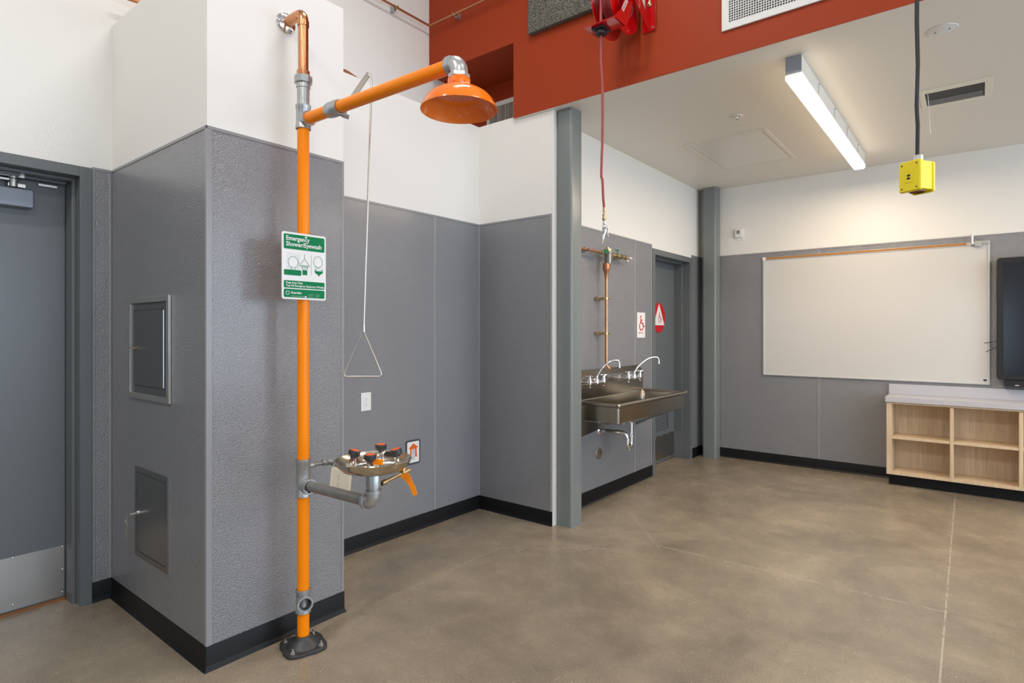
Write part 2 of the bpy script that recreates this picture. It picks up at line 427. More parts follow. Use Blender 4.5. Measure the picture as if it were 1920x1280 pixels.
struct(obj('wall_rear', MB().box(LX-.3, -.30, RB-.15, RB, 0, HZ).box(.60, RX, RB-.15, RB, 0, HZ).box(-.30, .60, RB-.15, RB, 0, .50).box(-.30, .60, RB-.15, RB, 2.20, HZ), M['white']))
struct(obj('window_5', MB().ring((-.30,.50),(.60,2.20),(-.25,.55),(.55,2.15), lambda u, v, d: (u, RB-.10+d, v), 0, .06), M['winframe']))
# right wall with tall glazing
WIN = [(-4.7, -2.5), (-2.0, 0.2), (0.7, 2.75), (2.95, 5.6)]
wg = MB(); ys = [RB]+[y for a in WIN for y in a]+[BY]
for i in range(0, len(ys), 2): wg.box(RX, RX+.15, ys[i], ys[i+1], 0, HZ)
for a, b_ in WIN: wg.box(RX, RX+.15, a, b_, 0, 0.4).box(RX, RX+.15, a, b_, 3.1, HZ)
struct(obj('wall_right', wg, M['white']))
for i, (a, b_) in enumerate(WIN):
    f = MB(); fn = lambda u, v, d: (RX+.05+d, u, v)
    f.ring((a, .4), (b_, 3.1), (a+.05, .45), (b_-.05, 3.05), fn, 0, .06)
    f.box(RX+.05, RX+.11, (a+b_)/2-.025, (a+b_)/2+.025, .45, 3.05)
    struct(obj('window_%d' % (i+1), f, M['winframe']))

# wainscot panels, trims
def panel(name, fn, u0, u1, v0=BT, v1=WT-.012, notch=None):
    mb = MB(); mb.prism([(u0,v0),(u1,v0),(u1,v1),(u0,v1)], fn, 0.0005, 0.0035)
    return struct(obj(name, mb, M['frp'], smooth=False, origin=(0,0,0)))
n_tr = [0]
def trim(fn, u0, u1, v0, v1, d=0.006, m='trim'):
    n_tr[0] += 1
    mb = MB(); mb.prism([(u0,v0),(u1,v0),(u1,v1),(u0,v1)], fn, 0.0003, d)
    return struct(obj('trim_%d' % n_tr[0], mb, M[m], bevel=0.0015))
panel('wall_left_panel', FX(LX), D1[1]+.001, PY0)
panel('wall_pillar_side_panel', FY(PY0), LX, PX)
panel('wall_pillar_panel', FX(PX), PY0, PY1)
panel('wall_alcove_panel', FX(AX), PY1, AY)
panel('wall_partition_panel', FY(AY), AX, -2.345)
panel('wall_sink_panel', FX(SX), AY+.18, D2[0])
panel('wall_sink_corner_panel', FX(SX), D2[1], BY)
panel('wall_back_panel', FY(BY), SX, RX)
panel('wall_left_added_panel', FX(LX), RB, D1[0]-.001)  # unseen panel added to darken the bounce off the near left wall
FR = lambda u, v, d: (u, RB+d, v)
panel('wall_rear_added_panel', FR, LX, -.31); panel('wall_rear_added_panel_right', FR, .61, RX)  # unseen grey panels added so the rear wall bounces less light
tw = 0.014
trim(FX(LX), D1[1]+.001, PY0, WT-tw, WT)
trim(FY(PY0), LX, PX+.006, WT-tw, WT)
trim(FX(PX), PY0-.006, PY1, WT-tw, WT)
trim(FX(AX), PY1, AY, WT-tw, WT)
trim(FY(AY), AX, -2.337, WT-tw, WT)
trim(FX(SX), AY+.18, D2[0], WT-tw, WT)
trim(FX(SX), D2[1], BY, WT-tw, WT)
trim(FY(BY), SX, RX, WT-tw, WT)
vb = WT-tw
trim(FX(LX), D1[1]+.001, D1[1]+.013, BT, vb); trim(FX(LX), PY0-.016, PY0-.004, BT, vb)
n_tr[0] += 1
struct(obj('trim_%d' % n_tr[0], MB().prism([(PX-.010,PY0-.006),(PX+.006,PY0-.006),(PX+.006,PY0+.018),(PX+.0003,PY0+.018),(PX+.0003,PY0-.0003),(PX-.010,PY0-.0003)], lambda u, v, d: (u, v, d), BT, vb), M['trim'], bevel=0.0012))
trim(FX(PX), PY1-.014, PY1, BT, vb)
trim(FX(AX), PY1, PY1+.01, BT, vb)
trim(FX(AX), 2.890, 2.912, BT, vb); trim(FX(AX), AY-.014, AY-.004, BT, vb)
trim(FY(AY), AX+.002, AX+.012, BT, vb); trim(FY(AY), -2.352, -2.337, BT, vb)
trim(FX(SX), 4.790, 4.812, BT, vb); trim(FX(SX), D2[0]-.024, D2[0]-.002, BT, vb)
trim(FY(BY), -1.250, -1.226, BT, vb)
trim(FY(AY), -2.334, -2.3225, BT, CZ-.01, 0.003, 'whitetrim')
# baseboards with a coved foot
def baseboard(name, fn, u0, u1, m0=0, m1=0):     # m0, m1: mitre at an outer corner
    prof = [(0.0002,0),(0.016,0),(0.0145,0.004),(0.008,0.012),(0.0055,0.022),(0.005,BT-.002),(0.004,BT),(0.0002,BT)]
    mb = MB(); n = len(prof)
    vs = [fn(u+m*d, v, d) for u, m in ((u0, -m0), (u1, m1)) for d, v in prof]
    fs = [(i, (i+1) % n, n+(i+1) % n, n+i) for i in range(n)]+[tuple(range(n)), tuple(range(2*n-1, n-1, -1))]
    mb.add(vs, fs)
    return struct(obj(name, mb, M['base']))
baseboard('baseboard_left', FX(LX), D1[1], PY0)
baseboard('baseboard_pillar_side', FY(PY0), LX, PX, 0, 1)
baseboard('baseboard_pillar', FX(PX), PY0, PY1, 1, 0.5)
baseboard('baseboard_alcove', FX(AX), PY1, AY)
baseboard('baseboard_partition', FY(AY), AX, -2.333)
baseboard('baseboard_sink', FX(SX), AY+.18, D2[0])
baseboard('baseboard_sink_corner', FX(SX), D2[1], BY)
baseboard('baseboard_back', FY(BY), SX, -0.62)

# ------------------------------------------------------------------ doors
def door_frame(mb, X, u0, u1, top, face, leafX, stop):
    """pressed steel frame; opening u0+face..u1-face; X wall face, leafX leaf face"""
    y0, y1 = u0+face, u1-face
    for a, b_ in ((u0, y0), (y1, u1)):
        mb.box(leafX-.05, X+.012, a, b_, 0, top-.0)
    mb.box(leafX-.05, X+.012, y0, y1, top-face, top)
    # stop
    mb.box(leafX-.05, stop, y0, y0+.016, 0, top-face); mb.box(leafX-.05, stop, y1-.016, y1, 0, top-face)
    mb.box(leafX-.05, stop, y0+.016, y1-.016, top-face-.016, top-face)
LF1 = -3.640
d1 = bpy.data.objects.new('door_1', None); C.objects.link(d1); d1.location = (LF1, 0.45, 0); struct(d1)
fm = MB(); door_frame(fm, LX, D1[0], D1[1], 2.178, 0.051, LF1, LX-.055)
obj('door_frame', fm, M['frame'], d1, bevel=0.002)
lf = obj('door_leaf', MB().box(LF1-.045, LF1, -.022, .912, .014, 2.108), M['leaf'], d1)
kp = MB(); kp.box(LF1, LF1+.0015, -.01, .908, .020, .275)
kp = obj('kick_plate', kp, M['steelb'], lf); kp['label'] = 'brushed steel kick plate along the door foot'
for y, z in ((.901,.27),(.901,.155),(.901,.04),(.706,.27),(.706,.045),(.5,.27),(.5,.045),(.3,.27),(.3,.045),(.1,.27),(.1,.045)):
    obj('screw', MB().lathe([(.0045,0),(.0035,.0015),(0.0005,.0022)], (LF1+.0015, y, z), (1,0,0), 10), M['chrome'], kp)
obj('threshold', MB().box(LF1-.05, LF1+.012, -.02, .912, 0, .012), M['joint'], d1)
obj('strike_guard', MB().box(LF1+.003, LX-.058, .915-.0015+.0, .9150, .05, .275), M['steelb'], d1)
# closer
cl = obj('door_closer', MB().prism(rrect(.42, .776, 1.955, 2.046, .012), FX(LF1), 0.001, .058), mat('closer_cover', (0.20, 0.22, 0.26), 0.28, metal=0.3), lf, bevel=.006, seg=3)
ar = MB(); ar.box(LF1+.02, LF1+.045, .68, .745, 2.052, 2.068).cyl((LF1+.04, .700, 2.050), (LF1+.04, .700, 2.100), .017)
ar.lathe([(.020,0),(.020,.006),(.017,.008),(.017,.012),(.020,.014),(.020,.02)], (LF1+.04,.700,2.078), (0,0,1), 24)
ar.box(LF1+.03, LF1+.05, .30, .700, 2.078, 2.086).box(LF1+.03, LF1+.05, .62, .74, 2.098, 2.112)
obj('closer_arm', ar, M['alum'], cl)
obj('door_track', MB().box(LF1+.022, LF1+.045, .74, .905, 2.100, 2.1105).box(LF1+.05, LF1+.07, .4, .72, 2.1, 2.124), M['frame'], d1)
obj('strike', MB().box(LF1+.002, LF1+.02, .80, .875, 2.079, 2.089), M['alum'], lf)
# restroom door
LF2 = -2.586
d2 = bpy.data.objects.new('door_2', None); C.objects.link(d2); d2.location = (LF2, 5.64, 0); struct(d2)
fm = MB(); door_frame(fm, SX, D2[0], D2[1], DH, 0.055, LF2, SX-.075)
obj('door_frame', fm, M['frame'], d2, bevel=0.002)
lf2 = MB(); y0, y1 = D2[0]+.058, D2[1]-.058
lf2.box(LF2-.045, LF2, y0, y1, .30, .325).box(LF2-.045, LF2, y0, y1, .55, 2.09)
lf2.box(LF2-.045, LF2, y0, y1, .012, .30).box(LF2-.045, LF2, y0, 5.36, .325, .55).box(LF2-.045, LF2, 5.905, y1, .325, .55)
lf2 = obj('door_leaf', lf2, M['leaf'], d2)
lv = MB(); lv.ring((5.35,.315),(5.915,.56),(5.37,.335),(5.895,.54), FX(LF2), 0, .008)
for k in range(9):
    z = .340+k*.0225
    lv.add([(LF2+.004,5.37,z),(LF2+.004,5.895,z),(LF2-.02,5.895,z+.02),(LF2-.02,5.37,z+.02),
            (LF2+.004,5.37,z+.003),(LF2+.004,5.895,z+.003),(LF2-.02,5.895,z+.023),(LF2-.02,5.37,z+.023)],
           [(0,1,2,3),(7,6,5,4),(0,4,5,1),(3,2,6,7),(0,3,7,4),(1,5,6,2)])
lv.box(LF2-.04, LF2-.035, 5.36, 5.905, .325, .55)
obj('louver', lv, M['leaf'], lf2)
k2 = obj('kick_plate', MB().box(LF2, LF2+.0015, y0+.01, y1-.004, .03, .285), M['steelb'], lf2)
for y, z in [(y, z) for y in (6.06, 5.9, 5.75, 5.6, 5.45) for z in (.04, .275)]+[(6.06, .16)]:
    obj('screw', MB().lathe([(.005,0),(.004,.0015),(.0005,.0022)], (LF2+.0015, y, z), (1,0,0), 8), M['chrome'], k2)

# ------------------------------------------------------------------ steel columns
def rcol(name, x0, x1, y0, y1, r, z1, label):
    mb = MB(); mb.prism(rrect(x0, x1, y0, y1, r, 8), lambda u, v, d: (u, v, d), 0, z1)
    return tag(obj(name, mb, M['column'], angle=50), label, 'column', None)
rcol('steel_column', -2.322, -2.200, AY+.04, AY+.182, .018, CZ-.002, 'grey painted square steel column at the end of the alcove wall')
rcol('steel_column', -2.350, -2.203, 6.262, 6.410, .020, CZ-.002, 'grey painted square steel column in the far corner beside the restroom door')

# ------------------------------------------------------------------ emergency shower and eyewash
SHX, SHY = -2.280, 1.414
sh = thing('emergency_shower', 'orange pipe emergency shower with a steel eyewash bowl in front of the grey pillar', 'emergency shower', (SHX, SHY, 0))
R = 0.0250
fl = MB()
pts = []
for i in range(72):
    t = 2*PI*i/72
    r = 0.0965+0.0085*math.cos(4*(t-0.5))+0.0012*math.cos(12*(t-.5))
    pts.append((SHX+r*math.cos(t), SHY+r*math.sin(t)))
fl.prism(pts, lambda u, v, d: (u, v, d), 0.001, 0.014)
fl.lathe([(.070,.013),(.066,.020),(.045,.036),(.036,.046),(.034,.052),(.030,.054),(.026,.054)], (SHX, SHY, 0), (0,0,1), 40)
fl = obj('floor_flange', fl, M['iron'], sh, bevel=.002)
fl['label'] = 'dark cast iron floor flange'
for k in range(4):
    a = 0.5+k*PI/2
    b_ = MB(); x, y = SHX+.083*math.cos(a), SHY+.083*math.sin(a)
    b_.lathe([(.011,0),(.011,.002)], (x,y,.0142), (0,0,1), 16, caps=True).lathe([(.008,0),(.008,.006)], (x,y,.016), (0,0,1), 6, caps=True).cyl((x,y,.02),(x,y,.033),.004,n=10)
    obj('anchor_bolt', b_, M['chrome'], fl)
for z0, z1 in ((.050,.165),(.245,.665),(.795,2.240)):
    obj('standpipe', MB().cyl((SHX,SHY,z0),(SHX,SHY,z1), R, n=40), M['orange'], sh)
def tee(z0, z1, d, zc, reach, name='tee_fitting', r=.031):
    t = MB()
    h = z1-z0
    t.lathe([(r-.003,0),(r+.001,0),(r+.001,.014),(r-.0015,.018),(r-.0015,h-.018),(r+.001,h-.014),(r+.001,h),(r-.003,h)], (SHX,SHY,z0), (0,0,1), 40)
    t.lathe([(r-.0015,0),(r-.0015,reach-.014),(r+.0015,reach-.012),(r+.0015,reach),(r-.006,reach)], (SHX,SHY,zc), d, 40)
    return t
t = tee(.152, .252, (0.92,-0.38,0), .205, .055)
dd = Vector((0.92,-0.38,0)).normalized()
t.lathe([(.0245,.0555),(.0235,.055),(.022,.015),(0.001,.015)], (SHX,SHY,.205), dd, 32, mi=1)
obj('tee_fitting', t, [M['galv'], M['iron']], sh)
obj('tee_fitting', tee(.650, .812, (1,0,0), .698, .052), M['galv'], sh)
t = tee(2.232, 2.335, (1,0,0), 2.2705, .046)
obj('tee_fitting', t, M['galv'], sh)
u = MB()
u.lathe([(.0255,0),(.0255,.072),(.029,.074),(.029,.094),(.027,.096)], (SHX,SHY,2.335), (0,0,1), 36)
obj('riser_nipple', u, M['galv'], sh)
u = MB(); u.lathe([(.020,0),(.038,0),(.038,.028),(.033,.032),(.020,.032)], (SHX,SHY,2.430), (0,0,1), 8)
obj('union_nut', u, M['galv'], sh, angle=20)
cp = MB()
cp.lathe([(.026,0),(.027,.022),(.0215,.024)], (SHX,SHY,2.460), (0,0,1), 32)
path = [(SHX,SHY,2.462),(SHX,SHY,2.70)]+[(SHX-.035+.035*math.cos(a),SHY,2.70+.035*math.sin(a)) for a in [i*PI/16 for i in range(9)]]+[(PX+.004,SHY,2.735)]
cp.tube(path, .0215, n=28)
cp.lathe([(.024,0),(.024,.022),(.0215,.023)], (SHX,SHY,2.676), (0,0,1), 28)
cp = obj('copper_supply', cp, M['copper'], sh); cp['label'] = 'bare copper supply pipe bent into the wall'
obj('wall_flange', MB().lathe([(.048,0),(.047,.004),(.040,.010),(.026,.016),(.022,.017)], (PX+.0005,SHY,2.735), (1,0,0), 36), M['chrome'], sh)
# shower arm
AZ = 2.2705; AEX = -1.385; AZE = 2.254
obj('shower_arm', MB().cyl((SHX+.042,SHY,AZ),(-2.088,SHY,AZ-.003), .0245, n=36), M['orange'], sh)
obj('shower_arm', MB().cyl((-2.012,SHY,AZ-.004),(AEX,SHY,AZE), .0245, n=36), M['orange'], sh)
v = MB(); v.lathe([(.025,0),(.029,0),(.0295,.012),(.032,.016),(.032,.062),(.030,.066),(.030,.080),(.026,.080)], (-2.092,SHY,AZ-.003), (1,0,-.018), 32)
v.cyl((-2.050,SHY,AZ-.01),(-2.050,SHY+.045,AZ-.012), .014, n=20)
v.cyl((-2.040,SHY+.03,AZ-.02),(-2.026,SHY+.052,AZ-.026), .012, n=16)
v = obj('shower_valve', v, M['galv'], sh)
# lever and pull rod
L0 = Vector((-2.033, 1.4484, 2.2684)); L1 = Vector((-2.0167, 1.551, 2.4411))
lvr = MB(); dv = (L1-L0).normalized(); sd = Vector((.78,.63,0)).normalized()
sd = (sd-dv*sd.dot(dv)).normalized(); nn = dv.cross(sd)
w2, t2 = .0115, .003
vs = []
for P_, ww in ((L0-dv*.015, .013), (L1+dv*.012, .0105)):
    for a, b_ in ((-1,-1),(1,-1),(1,1),(-1,1)): vs.append(P_+sd*(ww*a)+nn*(t2*b_))
lvr.add(vs, [(3,2,1,0),(4,5,6,7),(0,1,5,4),(1,2,6,5),(2,3,7,6),(3,0,4,7)])
lvr = obj('valve_lever', lvr, M['lever'], v, bevel=.001)
pn = MB(); pn.tube([L1-sd*.012+nn*.006, L1-sd*.004+nn*.012+dv*.008, L1+sd*.008+nn*.01+dv*.004, L1+sd*.010+nn*.002], .0022, n=8)
pn.cyl(L1-nn*.012, L1+nn*.012, .004, n=12)
obj('hitch_pin', pn, M['chrome'], lvr)
A0 = Vector((-2.0126, 1.5287, 1.37))
pr = MB()
top = L1+Vector((.014,.010,-.012))
pr.tube([L1-sd*.012, L1+sd*.006+Vector((0,0,.004)), L1+sd*.014, L1+sd*.018+Vector((0,0,-.012)), L1+sd*.019+Vector((0,0,-.05)), A0+Vector((0,0,.01)), A0], .0042, n=10)
pr.cyl(A0+Vector((0,0,.02)), A0+Vector((0,0,-.012)), .0062, n=12)
pr = obj('pull_rod', pr, M['alum'], sh)
hx = Vector((.774,.633,0)).normalized()
tl = A0+Vector((0,0,-.198))-hx*.088; tr = A0+Vector((0,0,-.198))+hx*.078; ap = A0+Vector((0,0,-.004))
def corner(p, q, r_, rad, n=6):
    a = q+(p-q).normalized()*rad; c = q+(r_-q).normalized()*rad
    return [a*(1-t)**2+q*2*t*(1-t)+c*t*t for t in [i/n for i in range(n+1)]]
loop = [ap]+corner(ap, tl, tr, .02)+corner(tl, tr, ap, .02)
obj('pull_handle', MB().tube(loop, .0038, n=10, closed=True), M['alum'], pr)
# shower head
HX = -1.353
e = MB()
path = [(AEX-.012,SHY,AZE),(AEX,SHY,AZE)]+[(AEX+.032*math.sin(a), SHY, AZE-.028+.028*math.cos(a)) for a in [i*PI/18 for i in range(1,10)]]+[(HX,SHY,AZE-.040)]
e.tube(path, [.031,.031]+[.0295]*9+[.0295], n=30)
e.lathe([(.026,0),(.033,0),(.033,.014),(.029,.015)], (AEX-.014,SHY,AZE), (1,0,0), 30)
obj('elbow_fitting', e, M['galv'], sh)
obj('hex_bushing', MB().lathe([(.020,0),(.036,.002),(.036,.014),(.028,.018),(.02,.018)], (HX,SHY,2.202), (0,0,1), 6), M['galv'], sh, angle=20)
hd = MB()
zr = 2.114
prof = [(.031,.090),(.034,.088),(.034,.068),(.032,.063),(.032,.056),(.038,.052),(.060,.048),(.082,.041),(.100,.029),(.113,.014),(.1225,-.003),(.1275,-.014),(.1280,-.018),(.1255,-.018),(.120,-.006),(.108,.010),(.088,.027),(.060,.034),(.001,.034)]
hd.lathe(prof, (HX,SHY,zr), (0,0,1), 56)
hd.lathe([(.0320,.0885),(.0375,.087),(.0375,.069),(.0325,.065)], (HX,SHY,zr), (0,0,1), 6)
hd.lathe([(.072,.0262),(.070,.0210),(.001,.0205)], (HX,SHY,zr), (0,0,1), 40, mi=0)
hd = obj('shower_head', hd, M['orangehead'], sh)
ho = MB()
for rr, nn_ in ((.012,6),(.03,10),(.048,15),(.062,18)):
    for i in range(nn_):
        a = 2*PI*i/nn_+rr*40; ho.lathe([(.0015,0),(.0005,-.0006)], (HX+rr*math.cos(a),SHY+rr*math.sin(a),zr+.0203), (0,0,1), 6, caps=True)
obj('nozzle_holes', ho, M['iron'], hd)
# eyewash: arm, elbow, receiver, bowl, heads
EZ = .700; EX, EY = -1.828, 1.434
ed = (Vector((EX,EY,EZ))-Vector((SHX,SHY,EZ))).normalized()
ea = MB(); ea.cyl(Vector((SHX,SHY,EZ))+ed*.046, Vector((EX,EY,EZ))-ed*.035, .0215, n=30)
obj('eyewash_arm', ea, M['galvdull'], sh)
e = MB(); O = Vector((EX,EY,EZ))
path = [O-ed*.042, O-ed*.030]+[O-ed*.030+ed*(.030*math.sin(a))+Vector((0,0,.030-.030*math.cos(a))) for a in [i*PI/18 for i in range(1,10)]]+[O+Vector((0,0,.050))]
e.tube(path, .0275, n=30)
e.lathe([(.020,0),(.031,0),(.031,.014),(.027,.015)], O-ed*.048, ed, 30)
e.lathe([(.027,0),(.031,.002),(.031,.014),(.026,.014)], O+Vector((0,0,.036)), (0,0,1), 30)
obj('elbow_fitting', e, M['galv'], sh)
obj('waste_receiver', MB().lathe([(.024,.045),(.024,.060),(.029,.061),(.0295,.106),(.0285,.108),(.022,.109),(.024,.111),(.031,.115),(.031,.124)], O, (0,0,1), 36), M['galv'], sh)
BZ = .869; BR = .147
bo = MB()
bo.lathe([(.001,-.050),(.085,-.048),(.118,-.038),(.138,-.018),(BR-.002,-.002),(BR,0),(BR-.001,.002),(BR-.005,.0005),(.133,-.016),(.114,-.034),(.083,-.044),(.001,-.045)], (EX,EY,BZ), (0,0,1), 64)
bo = obj('eyewash_bowl', bo, M['bowl'], sh); bo['label'] = 'polished stainless steel eyewash bowl'
mf = MB()
HP = [(EX+.012,EY-.098),(EX+.095,EY-.085),(EX-.005,EY+.045),(EX+.105,EY+.034)]
HP = [(-1.871,1.372),(-1.783,1.383),(-1.880,1.512),(-1.775,1.508)]
cx, cy = EX, EY+.01
for x, y in HP: mf.cyl((cx,cy,BZ-.020),(x,y,BZ-.020), .007, n=12)
mf.cyl((cx,cy,BZ-.046),(cx,cy,BZ-.012), .014, n=20)
obj('spray_manifold', mf, M['chrome'], sh)
for i, (x, y) in enumerate(HP):
    hz = BZ+(.010, .003, .010, .006)[i]
    tilt = Vector(((cx-x)*3.2,(cy-y)*3.2,1)).normalized() if i in (0, 3) else Vector((0,0,1))
    st = MB(); st.lathe([(.012,-.038),(.013,-.036),(.013,-.004),(.010,-.002),(.010,.0)], (x,y,hz), (0,0,1), 16)
    st = obj('spray_head', st, M['chrome'], sh)
    cp_ = MB(); cp_.lathe([(.009,-.006),(.010,0),(.016,.006),(.0225,.010),(.023,.025),(.020,.028),(.001,.028)], (x,y,hz), tilt, 28)
    cp_.lathe([(.0180,.0282),(.0175,.0295),(.001,.0298)], (x,y,hz), tilt, 28, mi=1)
    c_ = obj('dust_cap', cp_, [M['darkgrey'], mat('orange_cap_top', (0.85,0.11,0.008), 0.4)] , st)
    c_['label'] = 'black rubber dust cap with an orange top'
fp = MB(); fp.prism([(-.028,-.010),(.024,-.014),(.026,.006),(-.006,.010),(-.020,.022),(-.026,.008)], lambda u,v,d: (EX+.058+u*.78, EY-.035+u*.62+d, BZ+.004+v), 0, .003)
obj('hand_flag', fp, M['orange'], sh)
# branch pipe behind the bowl
q = Vector((SHX, SHY, .777))
bp_ = MB(); bp_.cyl(q+Vector((.0,.025,0)), q+Vector((0,.118,0)), .0085, n=18)
bp_.cyl(q+Vector((0,.11,0)), q+Vector((.34,.125,.006)), .0085, n=18)
obj('branch_pipe', bp_, M['galvdull'], sh)
obj('branch_fitting', MB().cyl(q+Vector((0,.022,0)), q+Vector((0,.045,0)), .0125, n=18), M['galv'], sh)
ft = MB(); ft.cyl(q+Vector((0,.095,0)), q+Vector((0,.135,0)), .0135, n=18)
ft.cyl(q+Vector((-.004,.115,0)), q+Vector((.028,.115,0)), .0135, n=18)
obj('branch_fitting', ft, M['galv'], sh)
va = Vector((EX+.02, EY+.025, .772)); vb_ = Vector((-1.815, 1.568, .790))
br = MB(); br.cyl(va, vb_, .0075, n=16).cyl(va, va+(vb_-va).normalized()*.02, .011, n=16)
br.cyl(vb_-(vb_-va).normalized()*.004, vb_+(vb_-va).normalized()*.034, .0125, n=18).cyl(vb_+Vector((0,0,-.012)), vb_+Vector((0,.01,.03)), .010, n=16)
br = obj('push_valve', br, M['brass'], sh)
hf = MB(); hp = bez(vb_+Vector((.012,-.006,.0)), vb_+Vector((.030,.004,-.020)), vb_+Vector((.048,.012,-.045)), vb_+Vector((.058,.016,-.082)), 8)
vs = []; wd = [.019,.018,.015,.012,.0105,.0100,.0098,.0095,.009]
sdv = Vector((.70,.55,.25)).normalized()
for p, ww in zip(hp, wd):
    vs += [p-sdv*ww, p+sdv*ww, p+sdv*ww+Vector((-.002,.003,0)), p-sdv*ww+Vector((-.002,.003,0))]
fs = []
for k in range(8):
    for i in range(4): j = (i+1) % 4; fs.append((4*k+i,4*k+j,4*k+4+j,4*k+4+i))
fs += [(3,2,1,0),(32,33,34,35)]
hf.add(vs, fs); hf = obj('push_handle', hf, M['orange'], br); hf['label'] = 'curved orange push flag'
# inspection tag on the branch pipe
tg = MB(); Tm = lambda u, v, d: (-2.205+u*.80+d*.6, 1.505+u*.60-d*.8, .768+v)
tg.prism([(0,0),(.012,.004),(.090,-.012),(.082,-.105),(-.010,-.090)], Tm, 0, .0008)
for k in range(12):
    z = -.012-.0068*k; x0 = -.0-k*.0007; tg.prism([(x0+.004,z),(x0+.080,z-.014),(x0+.080,z-.0147),(x0+.004,z-.0007)], Tm, .0009, .0012, mi=1)
for (p, q2) in (((.03,-.03),(.045,-.10)),): tg.prism([(p[0],p[1]),(p[0]+.001,p[1]),(p[0]-.003,-.092),(p[0]-.004,-.092)], Tm, .0009, .0012, mi=1)
tgt = thing('inspection_tag', 'cream paper inspection tag with ruled lines hanging behind the eyewash bowl', 'tag', (-2.17,1.53,.665))
obj('paper', tg, [M['paper'], M['paperink']], tgt, smooth=False)
obj('tie', MB().tube([Tm(.004,.0,0), Tm(.010,.012,0), (SHX+.085, SHY+.112, .792), (SHX+.088, SHY+.125,.779)], .0012, n=6), M['paper'], tgt)

# safety sign on the standpipe
SW, SH_ = .208, .280
s0y, s0z = 1.296, 1.496
XS = SHX+.030
def SG(u, v, d): return (XS+d, s0y+u*SW, s0z+(1-v)*SH_)
def SGm(u, v, d): return (XS+d, s0y+u, s0z+v)      # metric, origin bottom left
sg = thing('safety_sign', 'green and white Emergency Shower/Eyewash sign fixed to the orange pipe', 'sign', (XS, s0y+SW/2, s0z))
obj('sign_plate', MB().prism([(y, z) for y, z in rrect(0, SW, 0, SH_, .009)], SGm, 0, .0025), M['signwhite'], sg)
def band(u0, u1, v0, v1, r=.005):
    return [(y, z) for y, z in rrect(u0*SW, u1*SW, (1-v1)*SH_, (1-v0)*SH_, r)]
D0, D1_ = .0026, .0032
for a in ((.04,.965,.03,.252),(.04,.965,.722,.832),(.04,.965,.848,.972)): obj('green_band', MB().prism(band(*a), SGm, D0, D1_), M['green'], sg)
pc = MB()
pc.prism(band(.045,.425,.560,.642,.003), SGm, D0, D1_)
pc.prism(band(.452,.560,.552,.625,.003), SGm, D0, D1_)
def circ(cu, cv, r, th, n=32, sy=1.0):
    P_ = [SG(cu, cv, D1_)]
    pc.tube([(XS+D1_, s0y+cu*SW+r*math.cos(2*PI*i/n), s0z+(1-cv)*SH_+sy*r*math.sin(2*PI*i/n)) for i in range(n)], th, n=5, closed=True)
circ(.245, .443, .0232, .0007)
circ(.81, .408, .0210, .0007, sy=1.18)
for a, b_ in (((.50,.31),(.50,.376)),((.50,.376),(.385,.487)),((.385,.487),(.615,.487)),((.615,.487),(.50,.376)),((.205,.525),(.205,.56)),((.29,.525),(.29,.56)),((.655,.31),(.655,.622))):
    pc.tube([SG(a[0],a[1],D1_), SG(b_[0],b_[1],D1_)], .0007 if a[0] != .655 else .0004, n=5)
for i in range(5): pc.tube([SG(.455+i*.026,.478,D1_), SG(.455+i*.026,.525,D1_)], .0006, n=5)
pc.tube([SG(.44,.48,D1_), SG(.43,.52,D1_), SG(.455,.545,D1_), SG(.555,.545,D1_), SG(.572,.525,D1_), SG(.57,.48,D1_)], .0006, n=5)
for i in range(9):
    for j in range(12):
        u_ = .115+i*.035+(j % 2)*.017; v_ = .315+j*.021
        if math.hypot((u_-.245)*SW, (v_-.443)*SH_) > .0255 and u_ < .40: pc.lathe([(.0011,0),(.0005,.0003)], SG(u_,v_,D1_), (1,0,0), 6, caps=True)
for i in range(6):
    for j in range(4): pc.lathe([(.0006,0),(.0003,.0003)], SG(.73+i*.03,.50+j*.014,D1_), (1,0,0), 6, caps=True)
pc.prism([(u_*SW, (1-v_)*SH_) for u_, v_ in ((.72,.548),(.94,.548),(.90,.59),(.85,.605),(.845,.625),(.815,.625),(.81,.605),(.76,.59))], SGm, D0, D1_)
pc.prism([(u_*SW, (1-v_)*SH_) for u_, v_ in ((.745,.515),(.775,.535),(.765,.545),(.735,.53))], SGm, D0, D1_)
pc.prism([(u_*SW, (1-v_)*SH_) for u_, v_ in ((.915,.515),(.885,.535),(.895,.545),(.925,.53))], SGm, D0, D1_)
pc.tube([(XS+D1_, s0y+.0725+.002*math.cos(2*PI*i/10), s0z+.161+.002*math.sin(2*PI*i/10)) for i in range(10)], .0004, n=4, closed=True)
pc.tube([SG(.352,.44,D1_), SG(.375,.452,D1_), SG(.352,.46,D1_)], .0007, n=5)
pc.tube([SG(.755,.468,D1_), SG(.80,.505,D1_), SG(.845,.478,D1_)], .0007, n=5)
obj('pictogram', pc, M['green'], sg)
for txt, hh, u_, v_, bo in (('Emergency', .0265, .0175, .122, .018), ('Shower/Eyewash', .0265, .0175, .208, .018),
        ('Keep Area Clear', .0122, .0175, .768, .02), ('Test All Emergency Equipment Weekly', .0122, .0175, .812, .02), ('Guardian', .0145, .040, .918, .015)):
    tx = MB(); add_text(tx, txt, hh, SGm, u_, (1-v_)*SH_, .0034, sx=.93, bold=bo)
    obj('lettering', tx, M['signwhite'], sg, smooth=False)
tx = MB()
for k in range(3): tx.prism([(.122,.024-k*.006),(.146,.024-k*.006),(.146,.0235-k*.006),(.122,.0235-k*.006)], SGm, .0033, .0036); tx.prism([(.155,.024-k*.006),(.180-k*.004,.024-k*.006),(.180-k*.004,.0235-k*.006),(.155,.0235-k*.006)], SGm, .0033, .0036)
